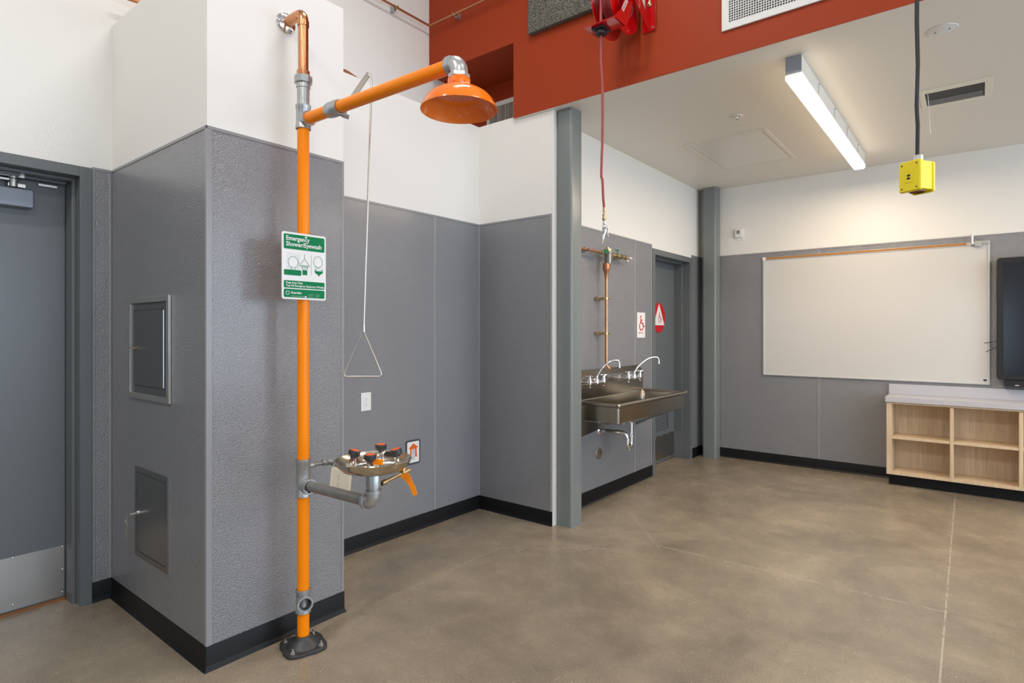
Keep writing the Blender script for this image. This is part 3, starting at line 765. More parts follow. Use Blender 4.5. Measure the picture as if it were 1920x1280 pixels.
tx.prism([(.042,.0135),(.105,.0135),(.105,.0128),(.042,.0128)], SGm, .0033, .0036)
obj('fine_print', tx, M['signwhite'], sg, smooth=False)
obj('ring_logo', MB().tube([(XS+.0035, s0y+.026+.0075*math.cos(2*PI*i/24), s0z+.026+.0075*math.sin(2*PI*i/24)) for i in range(24)], .0012, n=5, closed=True), M['signwhite'], sg)
for v_ in (.055, .955): obj('screw', MB().lathe([(.005,0),(.0045,.002),(.0005,.003)], SG(.525,v_,.0034), (1,0,0), 14), M['chrome'], sg)
obj('clamp_bracket', MB().box(XS-.0045, XS-.0003, SHY-.012, SHY+.012, s0z+.02, s0z+SH_-.02), M['galv'], sg)

# ------------------------------------------------------------------ things on the pillar and in the alcove
fc = thing('fire_cabinet', 'flush dark grey wall cabinet with a pale metal frame on the pillar side', 'cabinet', (-2.985, PY0, 1.04))
fn = FY(PY0)
obj('cabinet_frame', MB().ring((-3.222,1.045),(-2.748,1.520),(-3.196,1.071),(-2.774,1.494), fn, .004, .016), M['alum'], fc, bevel=.002)
obj('inner_frame', MB().ring((-3.196,1.071),(-2.774,1.494),(-3.163,1.104),(-2.807,1.461), fn, .004, .008), M['panelgrey'], fc)
dr = obj('cabinet_door', MB().prism([(-3.160,1.107),(-2.812,1.107),(-2.812,1.456),(-3.160,1.456)], fn, .004, .011), M['panelgrey'], fc, bevel=.001)
obj('hinge', MB().cyl((-2.808,PY0-.012,1.11),(-2.808,PY0-.012,1.455), .004, n=12), M['chrome'], dr)
lk = MB(); lk.lathe([(.010,0),(.010,.004),(.007,.006),(.001,.007)], (-3.132,PY0-.011,1.283), (0,-1,0), 20).prism([(-3.138,1.280),(-3.126,1.280),(-3.126,1.286),(-3.138,1.286)], fn, .018, .034)
obj('lock', lk, M['brass'], dr)
ap_ = thing('access_panel', 'stainless steel wall access panel low on the pillar side', 'access panel', (-2.97, PY0, .294))
obj('panel_frame', MB().ring((-3.155,.296),(-2.780,.720),(-3.130,.32),(-2.805,.695), fn, .004, .0075), M['steelb'], ap_)
pd = obj('panel_door', MB().prism(rrect(-3.127,-2.808,.323,.692,.012), fn, .004, .0068), M['steelb'], ap_)
obj('lock', MB().lathe([(.010,0),(.010,.006),(.007,.008),(.001,.009)], (-3.118,PY0-.0068,.503), (0,-1,0), 20), M['chrome'], pd)
ky = thing('key', 'silver keys hanging from the lock of the stainless steel panel', 'key', (-3.15, PY0-.03, .41))
kk = MB(); kp0 = Vector((-3.118,PY0-.016,.503))
kk.prism([(-3.122,.499),(-3.114,.499),(-3.114,.507),(-3.122,.507)], fn, .0165, .040)
kk.tube([kp0+Vector((0,-.026,0)), kp0+Vector((-.012,-.032,-.008)), kp0+Vector((-.016,-.034,-.018)), kp0+Vector((-.020,-.034,-.026))], .0016, n=6)
kk.tube([kp0+Vector((-.020-.008*math.cos(a),-.034,-.034+.008*math.sin(a))) for a in [2*PI*i/14 for i in range(14)]], .0012, n=6, closed=True)
obj('key_ring', kk, M['chrome'], ky)
kk = MB(); 
kk.prism([(-3.146,.462),(-3.130,.462),(-3.128,.440),(-3.134,.425),(-3.139,.372),(-3.146,.368),(-3.148,.425),(-3.152,.442)], fn, .048, .0505)
obj('key_blade', kk, M['alum'], ky)

ol = thing('wall_outlet', 'white duplex outlet below the pull handle on the alcove wall', 'outlet', (AX, 2.304, .863))
fa = FX(AX)
obj('cover_plate', MB().prism(rrect(2.266,2.342,.863,.977,.003), fa, .004, .009), M['plast'], ol, bevel=.001)
obj('receptacle', MB().prism(rrect(2.288,2.320,.888,.952,.003), fa, .009, .0105), M['plast'], ol)
sl = MB()
for z in (.934,.902):
    sl.prism(rrect(2.297,2.2985,z,z+.007,.0004,2), fa, .0106, .011).prism(rrect(2.309,2.3105,z,z+.007,.0004,2), fa, .0106, .011).prism(rrect(2.302,2.306,z-.008,z-.004,.0015,3), fa, .0106, .011)
obj('slots', sl, M['slot'], ol)
ew = thing('eyewash_wall_sign', 'small grey bordered wall sign with an orange arrow and hand behind the bowl', 'sign', (AX, 2.70, .46))
obj('sign_border', MB().prism(rrect(2.630,2.762,.458,.624,.016), fa, .0045, .007), mat('charcoal_sign_border', (0.055,0.06,0.075), 0.4), ew)
obj('sign_face', MB().prism(rrect(2.643,2.750,.470,.612,.008), fa, .0072, .008), M['signwhite'], ew)
aw = MB(); cu_ = 2.697
aw.prism([(cu_,.600),(cu_+.043,.572),(cu_+.034,.570),(cu_+.030,.556),(cu_+.034,.505),(cu_+.016,.508),(cu_+.016,.560),(cu_-.016,.560),(cu_-.018,.520),(cu_-.030,.514),(cu_-.028,.556),(cu_-.034,.568),(cu_-.043,.568)], fa, .0082, .009)
obj('arrow', aw, mat('sign_orange', (0.75,0.13,0.01), 0.4), ew)
hn = MB()
for i, hgt in enumerate((.048,.056,.060,.052)):
    hn.prism(rrect(cu_-.0135+i*.007,cu_-.0080+i*.007,.531,.505+hgt,.0026,3), fa, .0092, .0096)
hn.prism(rrect(cu_-.0145,cu_+.0145,.488,.5305,.006,4), fa, .0092, .0096)
obj('hand_symbol', hn, mat('sign_pale_grey', (0.60,0.60,0.60), 0.4), ew)

# ------------------------------------------------------------------ copper lines high on the walls
def clamp(mb, p, d, n, rr, base):
    """strut clamp around a pipe at p running along d, n points away from the wall"""
    d = Vector(d).normalized(); n = Vector(n).normalized(); s = d.cross(n)
    P_ = Vector(p)
    def F(a, b_, c): return P_+d*a+s*b_+n*c
    mb.add([F(a,b_,c) for a in (-.011,.011) for b_, c in ((-.022,-base+.001),(.022,-base+.001),(.022,-.012),(-.022,-.012))],
           [(0,1,2,3),(7,6,5,4),(0,4,5,1),(1,5,6,2),(2,6,7,3),(3,7,4,0)])
    mb.lathe([(rr,-.008),(rr+.003,-.008),(rr+.003,.008),(rr,.008),(rr,-.008)], P_, d, 18, mi=1)
    mb.add([F(a,b_,c) for a in (-.007,.007) for b_, c in ((-.004,rr),(.004,rr),(.004,rr+.014),(-.004,rr+.014))],
           [(0,1,2,3),(7,6,5,4),(0,4,5,1),(1,5,6,2),(2,6,7,3),(3,7,4,0)], 1)
PXU = UX+.062; PZ = 3.84
hp_ = thing('copper_pipe', 'thin copper pipe run round the high corner of white and red walls', 'pipe', (PXU, RY-.06, PZ))
YC = RY-.055
t = MB(); t.tube([(PXU,1.30,PZ),(PXU,YC-.015,PZ),(PXU+.004,YC-.004,PZ),(PXU+.015,YC,PZ),(1.5,YC,PZ)], .0088, n=12)
obj('pipe_run', t, M['copperdull'], hp_)
for p, d, n_, b_ in (((PXU,2.95,PZ),(0,1,0),(1,0,0),.062),((PXU,2.2,PZ),(0,1,0),(1,0,0),.062),((-3.20,YC,PZ),(1,0,0),(0,-1,0),.055)):
    c_ = MB(); clamp(c_, p, d, n_, .0095, b_); obj('pipe_clamp', c_, [M['galv'], M['brass']], hp_)
lp = MB(); lp.tube([(-3.40,1.76,3.10),(-3.40,2.30,3.155),(-3.40,2.45,3.145),(-3.40,2.75,3.07),(-3.40,3.0,2.99)], .011, n=12)
lp.tube([(-3.40,1.10,3.062),(-3.40,1.76,3.10)], .011, n=12)
tag(obj('copper_pipe', lp, M['copperdull']), 'short copper pipe lying on top of the alcove wall behind the lever', 'pipe')

# ------------------------------------------------------------------ niche vent, wall grille, fibre board
nv = thing('niche_vent', 'beige slatted vent with a white frame inside the red wall opening', 'vent', (-2.98, 3.833, 2.95))
fv = FY(3.834)
obj('vent_frame', MB().ring((-3.325,2.945),(-2.67,3.315),(-3.298,2.955),(-2.69,3.278), fv, .001, .014), M['grille'], nv)
vg = MB(); vg.prism([(-3.298,2.955),(-2.69,2.955),(-2.69,3.278),(-3.298,3.278)], fv, .001, .002, mi=1)
x = -3.294; k = 0
while x < -2.695:
    ww = (.016,.011,.011,.005,.005,.005)[k % 6]; vg.prism([(x,2.956),(x+ww,2.956),(x+ww,3.277),(x,3.277)], fv, .003, .010); x += ww+.005; k += 1
obj('vent_slats', vg, [M['nichegrille'], M['slot']], nv)
gr = thing('wall_grille', 'white return air grille with square cells on the red wall', 'vent', (-0.75, RY, 3.055))
fr = FY(RY)
gx0, gx1, gz0, gz1 = -1.142, -.40, 3.062, 3.66
obj('grille_frame', MB().ring((gx0,gz0),(gx1,gz1),(gx0+.036,gz0+.036),(gx1-.036,gz1-.036), fr, .001, .012), M['grille'], gr, bevel=.002)
gg = MB(); gg.prism([(gx0+.036,gz0+.036),(gx1-.036,gz0+.036),(gx1-.036,gz1-.036),(gx0+.036,gz1-.036)], fr, .0008, .0016, mi=1)
x = gx0+.036
while x < gx1-.036: gg.prism([(x,gz0+.036),(x+.0035,gz0+.036),(x+.0035,gz1-.036),(x,gz1-.036)], fr, .003, .009); x += .0135
z = gz0+.038
while z < gz1-.036: gg.prism([(gx0+.036,z),(gx1-.036,z),(gx1-.036,z+.0035),(gx0+.036,z+.0035)], fr, .003, .0088); z += .0135
obj('grille_cells', gg, [M['grille'], M['slot']], gr)
tag(obj('fibre_panel', MB().box(-2.497,-1.88,RY-.042,RY-.001,3.466,4.3), M['felt'], bevel=.004), 'dark grey fibre acoustic panel on the red wall left of the hose reel', 'acoustic panel')

# ------------------------------------------------------------------ hose reel
hr = thing('hose_reel', 'red steel air hose reel on the red wall with maroon hose hanging down', 'hose reel', (-1.66, 3.15, 3.10))
RC = (3.150, 3.335); RR = .192
for xx in (-1.775, -1.650):
    d_ = MB(); d_.lathe([(.02,-.0015),(RR-.02,-.0015),(RR-.006,-.008),(RR,-.006),(RR,-.002),(RR-.02,.0025),(.02,.0025)], (xx,RC[0],RC[1]), (1,0,0) if xx > -1.7 else (-1,0,0), 56)
    obj('reel_disc', d_, M['reel'], hr)
obj('reel_drum', MB().cyl((-1.775,RC[0],RC[1]),(-1.650,RC[0],RC[1]), .085, n=40), M['black'], hr)
hw = MB()
for k in range(8): 
    xx = -1.764+k*.0146
    hw.tube([(xx+.0146*i/20, RC[0]+.095*math.cos(2*PI*i/20), RC[1]+.095*math.sin(2*PI*i/20)) for i in range(21)], .0072, n=8)
obj('wound_hose', hw, M['hose'], hr)
arm = MB()
OX = -1.722; OY = 3.000; OZ = 3.125
arm.box(-1.800, -1.600, OY-.075, OY+.055, OZ, OZ+.006)
ao = [(OY-.075,OZ),(OY+.055,OZ),(OY+.085,OZ+.02),(RC[0]+.05,RC[1]+.06),(RC[0]-.03,RC[1]+.10),(OY+.02,OZ+.09),(OY-.03,OZ+.045)]
arm.prism(ao, lambda u, v, d: (-1.606+d, u, v), 0, .006)
obj('guide_arm', arm, M['reel'], hr, bevel=.002)
lb = MB(); 
import itertools
a0 = Vector((-1.5995, OY+.035, OZ+.075)); du = Vector((0,.42,.62)).normalized()*.1; dv_ = Vector((0,-.62,.42)).normalized()*.024
lb.add([a0, a0+du, a0+du+dv_, a0+dv_, a0+Vector((-.0004,0,0)), a0+du+Vector((-.0004,0,0)), a0+du+dv_+Vector((-.0004,0,0)), a0+dv_+Vector((-.0004,0,0))],
       [(0,1,2,3),(7,6,5,4),(0,4,5,1),(1,5,6,2),(2,6,7,3),(3,7,4,0)])
obj('name_plate', lb, M['signwhite'], hr, smooth=False)
lt = MB(); add_text(lt, 'REELCRAFT', .0155, lambda u, v, d: tuple(a0+du.normalized()*u+dv_.normalized()*v+Vector((.0004+d,0,0))), .006, .007, 0, bold=.02)
obj('lettering', lt, M['signred'], hr, smooth=False)
bs = MB()
bs.box(-1.630, -1.545, RY-.010, RY-.001, 3.205, 3.62)
bs.prism([(RY-.01,3.205),(RY-.01,3.56),(RC[0],RC[1]+.07),(RC[0]-.035,RC[1]+.02),(RC[0]+.02,RC[1]-.03)], lambda u, v, d: (-1.590+d, u, v), 0, .006)
bs.cyl((-1.64,RC[0],RC[1]+.01),(-1.575,RC[0],RC[1]+.01), .030, n=28)
bs = obj('wall_bracket', bs, M['reel'], hr, bevel=.002)
wl_ = MB(); wl_.prism([(-.0,0),(.05,-.045),(.05,.11),(0,.11)], lambda u, v, d: (-1.5835+d, RY-.12+u, 3.36+v), 0, .0008)
obj('warning_label', wl_, M['signwhite'], bs, smooth=False)
bt_ = MB()
for p in ((-1.560,RY-.012,3.222),): bt_.lathe([(.010,0),(.010,.006),(.007,.010),(.0005,.010)], p, (0,-1,0), 6)
obj('mounting_bolt', bt_, M['chrome'], hr)
inlet = MB(); inlet.cyl((-1.552,RY-.075,3.34),(-1.552,RY-.075,3.46), .007, n=14).lathe([(.006,0),(.013,.006),(.015,.014),(.013,.024),(.006,.028)], (-1.552,RY-.075,3.315), (0,0,1), 18)
obj('inlet_fitting', inlet, M['brass'], hr)
st = MB(); st.box(OX-.040, OX+.040, OY-.050, OY+.034, OZ-.014, OZ-.0005).lathe([(.018,-.001),(.033,-.002),(.036,-.014),(.033,-.026),(.012,-.030)], (OX, OY-.008, OZ-.012), (0,0,1), 28)
obj('hose_stop', st, M['black'], hr, bevel=.002)
hx0, hy0 = OX-.001, OY-.008
HPT = [(hx0,hy0,3.36),(hx0,hy0,3.12),(hx0,hy0,2.95),(hx0+.010,hy0,2.80),(hx0+.012,hy0,2.62),(hx0+.010,hy0,2.45),(hx0+.004,hy0,2.32),(hx0+.003,hy0,2.262),(hx0+.010,hy0,2.245),(hx0+.013,hy0,2.20),(hx0+.016,hy0,2.13),(hx0+.022,hy0,2.078)]
obj('hose', MB().tube(HPT, .0078, n=16), M['hose'], hr)
gx, gy = hx0+.022, hy0
fg = MB(); fg.lathe([(.0072,0),(.0085,0),(.0085,-.024),(.0065,-.026)], (gx,gy,2.080), (0,0,1), 18)
fg.lathe([(.006,-.026),(.006,-.034),(.0105,-.036),(.0115,-.042),(.0115,-.050),(.0105,-.054),(.0115,-.058),(.0115,-.072),(.009,-.076),(.006,-.076)], (gx,gy,2.080), (0,0,1), 20)
obj('hose_coupling', fg, M['brass'], hr)
bg = MB()
G = lambda u, v: (gx+u*.80, gy+u*.35, 2.0+v)
bg.tube([G(0,.004),G(0,-.010)], .0085, n=14)
bg.tube([G(0,-.008),G(-.002,-.030),G(.004,-.045),G(.004,-.062),G(-.004,-.085),G(-.008,-.104)], [.0095,.0095,.014,.0095,.0078,.0065], n=14)
bg.tube([G(.002,-.044),G(.018,-.036),G(.022,-.030)], [.008,.008,.006], n=12)
bg.tube([G(-.007,-.040),G(-.014,-.042)], [.009,.007], n=12)
bg.tube([G(-.004,-.086),G(-.014,-.092),G(-.022,-.087)], [.004,.003,.0025], n=8)
bg = obj('blow_gun', bg, M['chrome'], hr)
obj('trigger', MB().tube([G(.022,-.026),G(.026,-.044),G(.023,-.062),G(.022,-.078),G(.028,-.092)], [.0045,.0050,.0048,.0042,.0035], n=10), M['alum'], bg)
obj('nozzle', MB().cyl(G(-.008,-.102), G(-.013,-.126), .0042, .0036, n=12), M['brass'], bg)

# ------------------------------------------------------------------ copper drain line with air manifold on the sink wall
mx_, my_ = SX+.080, 4.153
ml = thing('air_manifold', 'copper and brass air line manifold with drain pipe above the sink', 'pipework', (SX+.01, my_, 1.05))
t = MB(); t.tube([(mx_,my_,1.83),(mx_,my_,1.095),(mx_+.006,my_+.004,1.078),(mx_+.020,my_+.014,1.060)], .0125, n=20)
obj('drain_pipe', t, M['copper'], ml)
obj('drain_funnel', MB().lathe([(.0135,0),(.016,.035),(.017,.038),(.029,.070),(.030,.075),(.030,.118),(.028,.118)], (mx_,my_,1.790), (0,0,1), 32), M['copperdull'], ml)
obj('filter_bowl', MB().lathe([(.001,0),(.030,.0),(.031,.004),(.032,.075),(.034,.080),(.034,.095),(.001,.097)], (mx_+.012,my_+.010,1.905), (0,0,1), 16), M['clear'], ml, angle=20)
mh = MB()
mh.lathe([(.018,0),(.034,.004),(.036,.014),(.034,.024),(.014,.028),(.012,.040),(.001,.041)], (mx_+.006,my_+.006,1.998), (0,0,1), 8)
ys_ = [(4.04,.011),(4.075,.015),(4.10,.012),(4.215,.015),(4.245,.019),(4.275,.014),(4.33,.017),(4.36,.013),(4.41,.018),(4.45,.014),(4.47,.019),(4.50,.013)]
for i, (y, r_) in enumerate(ys_):
    if y < 4.11: obj('valve_fitting', MB().cyl((mx_, y-.011, 1.988), (mx_, y+.016, 1.988), r_, n=8 if i % 2 else 16), M['brass'], ml, angle=25)
    else: mh.cyl((mx_, y-.016, 1.988), (mx_, y+.030, 1.988), r_, n=8 if i % 2 else 16)
mh.cyl((mx_+.02,my_+.04,1.975),(mx_+.045,my_+.03,1.950), .012, n=8)
obj('valve_body', mh, M['brass'], ml, angle=25)
obj('air_line', MB().cyl((mx_,3.60,1.988),(mx_,4.52,1.990), .0095, n=16), M['copperdull'], ml)
gh = MB(); gh.prism(rrect(-.026,.026,-.010,.010,.009,4), lambda u, v, d: (mx_+.042+u*.3, 4.075+u, 1.988+v+d), 0, .008)
obj('valve_handle', gh, M['valvegreen'], ml); gh = MB()
gh.cyl((mx_+.01,4.32,1.995),(mx_+.01,4.32,2.030), .005, n=10)
gh.prism(rrect(-.028,.028,-.008,.008,.007,4), lambda u, v, d: (mx_+.01+v, 4.32+u, 2.028+d), 0, .008)
obj('valve_handle', gh, M['valvegreen'], ml)
obj('hose_barb', MB().lathe([(.006,0),(.009,.008),(.007,.012),(.009,.02),(.007,.024),(.009,.033),(.007,.036),(.008,.06),(.005,.075)], (mx_,4.52,1.990), (0,1,0), 14), M['plast'], ml)
pg = MB(); pg.lathe([(.016,0),(.016,.012),(.012,.016),(.001,.016)], (mx_+.012,4.475,1.955), (1,0,0), 20)
obj('pressure_gauge', pg, M['alum'], ml)
for y in (3.87, 4.41):
    c_ = MB(); clamp(c_, (mx_,y,1.988), (0,1,0), (1,0,0), .0105, .0745); obj('pipe_clamp', c_, [M['galv'], M['galv']], ml)
for z in (1.625, 1.345):
    c_ = MB(); c_.box(SX+.004, SX+.035, my_-.062, my_+.030, z-.012, z+.012); c_.box(SX+.035, mx_+.006, my_-.02, my_+.02, z-.010, z+.010)
    c_.lathe([(.0128,-.009),(.017,-.009),(.017,.009),(.0128,.009)], (mx_,my_,z), (0,0,1), 20); c_.cyl((mx_+.012,my_+.02,z),(mx_+.012,my_+.036,z), .007, n=10)
    obj('pipe_clamp', c_, M['brass'], ml, bevel=.001)

# signs by the restroom door
rs = thing('accessible_restroom_sign', 'white rectangular wheelchair sign with red figure on the wall beside the door', 'sign', (SX, 4.918, 1.304))
fs_ = FX(SX)
def wheelchair(mb, cu, cv, s, fn, d):
    T = lambda a, b_: fn(cu+a*s, cv+b_*s, d)
    mb.lathe([(.085*s,0),(.083*s,.0006)], T(-.06,.44), (1,0,0), 16, caps=True)
    mb.tube([T(-.06,.33),T(-.04,.02),T(.20,.02),T(.34,-.26),T(.46,-.22)], .045*s, n=6)
    mb.tube([T(-.05,.20),T(.16,.20)], .035*s, n=6)
    mb.tube([T(-.12+.0,.10)]+[T(.02+.27*math.cos(math.radians(a)), -.20+.27*math.sin(math.radians(a))) for a in range(125, 345, 14)], .035*s, n=6)
obj('sign_plate', MB().prism(rrect(4.838,5.000,1.304,1.535,.006), fs_, .0045, .008), M['signwhite'], rs)
g = MB(); wheelchair(g, 4.918, 1.437, .135, fs_, .0088); obj('wheelchair_symbol', g, M['signred'], rs)
g = MB(); add_text(g, 'RESTROOM', .0185, fs_, 4.860, 1.343, .0082, sx=.98, bold=.01); obj('lettering', g, M['signred'], rs, smooth=False)
for y, z in ((4.848,1.525),(4.990,1.525),(4.848,1.314),(4.990,1.314)): obj('screw', MB().lathe([(.003,0),(.001,.001)], (SX+.0082,y,z), (1,0,0), 8), M['alum'], rs)
cs = thing('door_sign', 'round red door sign with a white triangle and wheelchair figure', 'sign', (LF2, 5.673, 1.352))
fd = FX(LF2)
obj('sign_disc', MB().prism([(5.668+.1525*math.cos(2*PI*i/64), 1.502+.1525*math.sin(2*PI*i/64)) for i in range(64)], fd, .001, .005), M['signred'], cs)
tri = [(5.668, 1.648),(5.668-.130,1.426),(5.668+.130,1.426)]
obj('triangle', MB().prism(tri, fd, .0055, .007), M['signwhite'], cs)
g = MB(); wheelchair(g, 5.678, 1.505, .10, fd, .0074); obj('wheelchair_symbol', g, M['signred'], cs)

# ------------------------------------------------------------------ sink
sk = thing('wash_sink', 'long stainless steel wall sink with a high backsplash beside the restroom door', 'sink', (-2.18, 4.26, .70))
y0, y1, xf, zr_ = 3.66, 4.862, -1.965, .838
xb = SX+.006
bs_ = MB()
prof = [(xb,.80),(xb,1.058),(xb+.003,1.060),(xb+.048,1.012),(xb+.048,.84),(xb+.046,.80)]
n = len(prof); vs = [(x_, y_, z_) for y_ in (y0, y1) for x_, z_ in prof]
bs_.add(vs, [(i,(i+1) % n,n+(i+1) % n,n+i) for i in range(n)]+[tuple(range(n)), tuple(range(2*n-1,n-1,-1))])
obj('backsplash', bs_, M['steel'], sk)
bn = MB()
rim_o = rrect(xb+.040, xf, y0, y1, .012, 4); 
def loopz(x0_, x1_, ya, yb, r_, z_): return [(x_, y_, z_) for x_, y_ in rrect(x0_, x1_, ya, yb, r_, 5)]
xi = xb+.048
L_ = [loopz(xi, xf-.006, y0+.006, y1-.006, .02, zr_-.124), loopz(xi, xf-.006, y0+.006, y1-.006, .02, zr_-.012), loopz(xi-.002, xf, y0, y1, .022, zr_-.008),
      loopz(xi-.002, xf, y0, y1, .022, zr_), loopz(xi, xf-.010, y0+.010, y1-.010, .02, zr_+.002), loopz(xi+.001, xf-.018, y0+.018, y1-.018, .03, zr_-.010),
      loopz(xi+.004, xf-.024, y0+.024, y1-.024, .035, zr_-.112), loopz(xi+.03, xf-.06, y0+.06, y1-.06, .03, zr_-.120)]
n = len(L_[0]); vs = [p for l in L_ for p in l]; fs = []
for k in range(len(L_)-1):
    for i in range(n): j = (i+1) % n; fs.append((k*n+i,k*n+j,(k+1)*n+j,(k+1)*n+i))
fs.append(tuple(range((len(L_)-1)*n, len(L_)*n)))
# sloped underside
bn.add(vs, fs)
b0 = len(L_[0])
bn.add([(xi,y0+.01,zr_-.123),(xf-.01,y0+.01,zr_-.123),(xf-.01,y1-.01,zr_-.123),(xi,y1-.01,zr_-.123),(xi+.05,y0+.25,zr_-.175),(xf-.12,y0+.25,zr_-.175),(xf-.12,y1-.25,zr_-.175),(xi+.05,y1-.25,zr_-.175)],
       [(0,1,5,4),(1,2,6,5),(2,3,7,6),(3,0,4,7),(4,5,6,7)])
obj('basin', bn, M['steel'], sk, angle=50)
rm = MB()
rm.tube([(xi,y0+.004,zr_),(xf-.004,y0+.004,zr_),(xf-.004,y1-.004,zr_),(xi,y1-.004,zr_)], .0155, n=16)
for c_ in ((xf-.004,y0+.004),(xf-.004,y1-.004)): rm.lathe([(max(.0005,.0168*math.sin(k*PI/8)), -.0168*math.cos(k*PI/8)) for k in range(9)], (c_[0],c_[1],zr_), (0,0,1), 14)
obj('rolled_rim', rm, M['steel'], sk)
for ya in (y0+.03, y1-.05):
    obj('support_bracket', MB().prism([(xb,.70),(xb,.52),(xf-.10,.695),(xf-.10,.70)], lambda u, v, d: (u, ya+d, v), 0, .012), M['steelb'], sk)
dx, dy = -2.205, 4.315
tp = MB()
p_ = [(dx,dy,.665),(dx,dy,.475)]+[(dx, dy-.035+.035*math.cos(a), .465-.035*math.sin(a)) for a in [i*PI/12 for i in range(13)]]+[(dx,dy-.070,.49)]
p_ += bez((dx,dy-.070,.49),(dx,dy-.070,.545),(dx-.03,dy-.085,.552),(dx-.06,dy-.10,.553),6)[1:]+[(SX+.015,dy-.135,.556)]
tp.tube(p_, .0165, n=20)
for z in (.50, ): tp.lathe([(.017,0),(.022,.002),(.022,.014),(.017,.016)], (dx,dy,z+.01), (0,0,1), 20)
tp.lathe([(.017,0),(.023,.002),(.023,.018),(.017,.02)], (dx,dy-.07,.485), (0,0,1), 20)
tp.lathe([(.017,0),(.024,0),(.024,.02),(.017,.02)], (SX+.03,dy-.130,.556), (1,-.0,0), 20)
tp.lathe([(.036,0),(.035,.004),(.022,.012),(.017,.012)], (SX+.004,dy-.137,.556), (1,0,0), 28)
tp.cyl((dx,dy-.035,.420),(dx,dy-.035,.408), .008, n=10)
obj('drain_trap', tp, M['chrome'], sk)
tag(obj('cleanout_cover', MB().lathe([(.050,0),(.050,.003),(.046,.005),(.006,.007),(.001,.007)], (SX+.004,4.162,.372), (1,0,0), 32), M['steelb']), 'round stainless steel cleanout cover on the wall below the sink', 'cover plate')
def faucet(yc, spout_y, lab):
    fx0 = xb+.049; zc = .972; fxh = fx0+.085
    f = thing('faucet', lab, 'faucet', (fx0, yc, zc-.04), 'chrome wall faucets over the steel sink')
    b_ = MB(); sp = .105
    for s in (-1, 1):
        b_.lathe([(.026,0),(.024,.006),(.012,.012)], (fx0,yc+s*sp,zc), (1,0,0), 24)
        b_.cyl((fx0+.006,yc+s*sp,zc),(fxh,yc+s*sp,zc), .0115, n=20)
        b_.lathe([(.008,-.034),(.012,-.030),(.015,-.012),(.017,.0),(.015,.018),(.012,.030),(.013,.036),(.008,.044)], (fxh,yc+s*sp,zc), (0,0,1), 20)
    b_.cyl((fxh,yc-sp,zc),(fxh,yc+sp,zc), .0095, n=18)
    b_.lathe([(.010,-.016),(.017,-.010),(.018,.010),(.015,.020),(.016,.034),(.010,.038)], (fxh,yc,zc), (0,0,1), 20)
    obj('faucet_body', b_, M['chrome'], f)
    for s in (-1, 1):
        h = MB(); c0 = Vector((fxh,yc+s*sp,zc+.052)); h.cyl(c0-Vector((0,0,.012)), c0+Vector((0,0,.006)), .009, n=16)
        a = Vector((.6,.8*s,0)).normalized()
        for dr_ in (a, a.cross(Vector((0,0,1)))): h.cyl(c0-dr_*.027, c0+dr_*.027, .0048, n=12)
        obj('cross_handle', h, M['chrome'], f)
    s_ = MB(); e0 = Vector((fxh,yc,zc+.036)); e1 = Vector((fxh+.13, spout_y, zc+.115))
    dirh = (e1-e0); dirh.z = 0
    P1 = bez(e0, e0+Vector((0,0,.06))+dirh*.10, e0+dirh*.55+Vector((0,0,.145)), e0+dirh*.88+Vector((0,0,.132)), 14)
    P2 = bez(P1[-1], P1[-1]+dirh*.10, e1+Vector((0,0,.045)), e1, 8)
    s_.tube(P1+P2[1:], .0072, n=14); s_.cyl(e1+Vector((0,0,.02)), e1-Vector((0,0,.004)), .0090, n=16)
    s_.lathe([(.012,0),(.012,.018),(.008,.022)], e0-Vector((0,0,.004)), (0,0,1), 18)
    obj('spout', s_, M['chrome'], f)
faucet(3.90, 4.015, 'chrome wall faucet nearest the column, its spout swung across the copper drain pipe')
faucet(4.52, 4.72, 'chrome wall faucet nearest the restroom door, with a long spout')

# ------------------------------------------------------------------ back wall things
wb = thing('whiteboard', 'large wall mounted whiteboard with a cork map rail along its top', 'whiteboard', (-.843, BY, .90))
fb = FY(BY)
wx0, wx1, wz0, wz1 = -1.763, .074, .908, 2.130
obj('writing_surface', MB().prism([(wx0+.016,wz0+.012),(wx1-.016,wz0+.012),(wx1-.016,wz1-.028),(wx0+.016,wz1-.028)], fb, .004, .014), M['board'], wb)
obj('board_frame', MB().ring((wx0,wz0),(wx1,wz1-.001),(wx0+.018,wz0+.014),(wx1-.018,wz1-.031), fb, .004, .020), M['alumsoft'], wb, bevel=.002)
obj('map_rail', MB().prism([(wx0+.03,wz1-.023),(wx1-.16,wz1-.023),(wx1-.16,wz1-.004),(wx0+.03,wz1-.004)], fb, .0205, .024), M['cork'], wb)
mh_ = MB(); mh_.box(wx0, wx0+.03, BY-.026, BY-.0205, wz1-.032, wz1+.001)
obj('rail_end_cap', mh_, M['plast'], wb)
mh_ = MB(); mh_.cyl((-.045,BY-.055,wz1-.02),(-.045,BY-.055,wz1+.068), .0095, n=20).cyl((-.045,BY-.055,wz1+.064),(-.045,BY-.055,wz1+.0685), .007, n=16, mi=1)
mh_.box(-.030, .012, BY-.045, BY-.018, wz1-.042, wz1+.004).box(.012, .070, BY-.032, BY-.018, wz1-.022, wz1+.004).box(-.055,-.02, BY-.060, BY-.018, wz1-.028, wz1-.016)
obj('flag_holder', mh_, [M['alum'], M['black']], wb, bevel=.001)
obj('maker_label', MB().prism(rrect(.030,.052,.938,.954,.003), fb, .0145, .0152), M['ink'], wb)
tv = thing('flat_screen', 'large black interactive flat screen right of the whiteboard', 'screen', (.85, BY-.03, .90))
ft_ = FY(BY)
obj('bezel', MB().prism(rrect(.116,1.60,.962,1.972,.022), ft_, .035, .100), M['tvframe'], tv, bevel=.004)
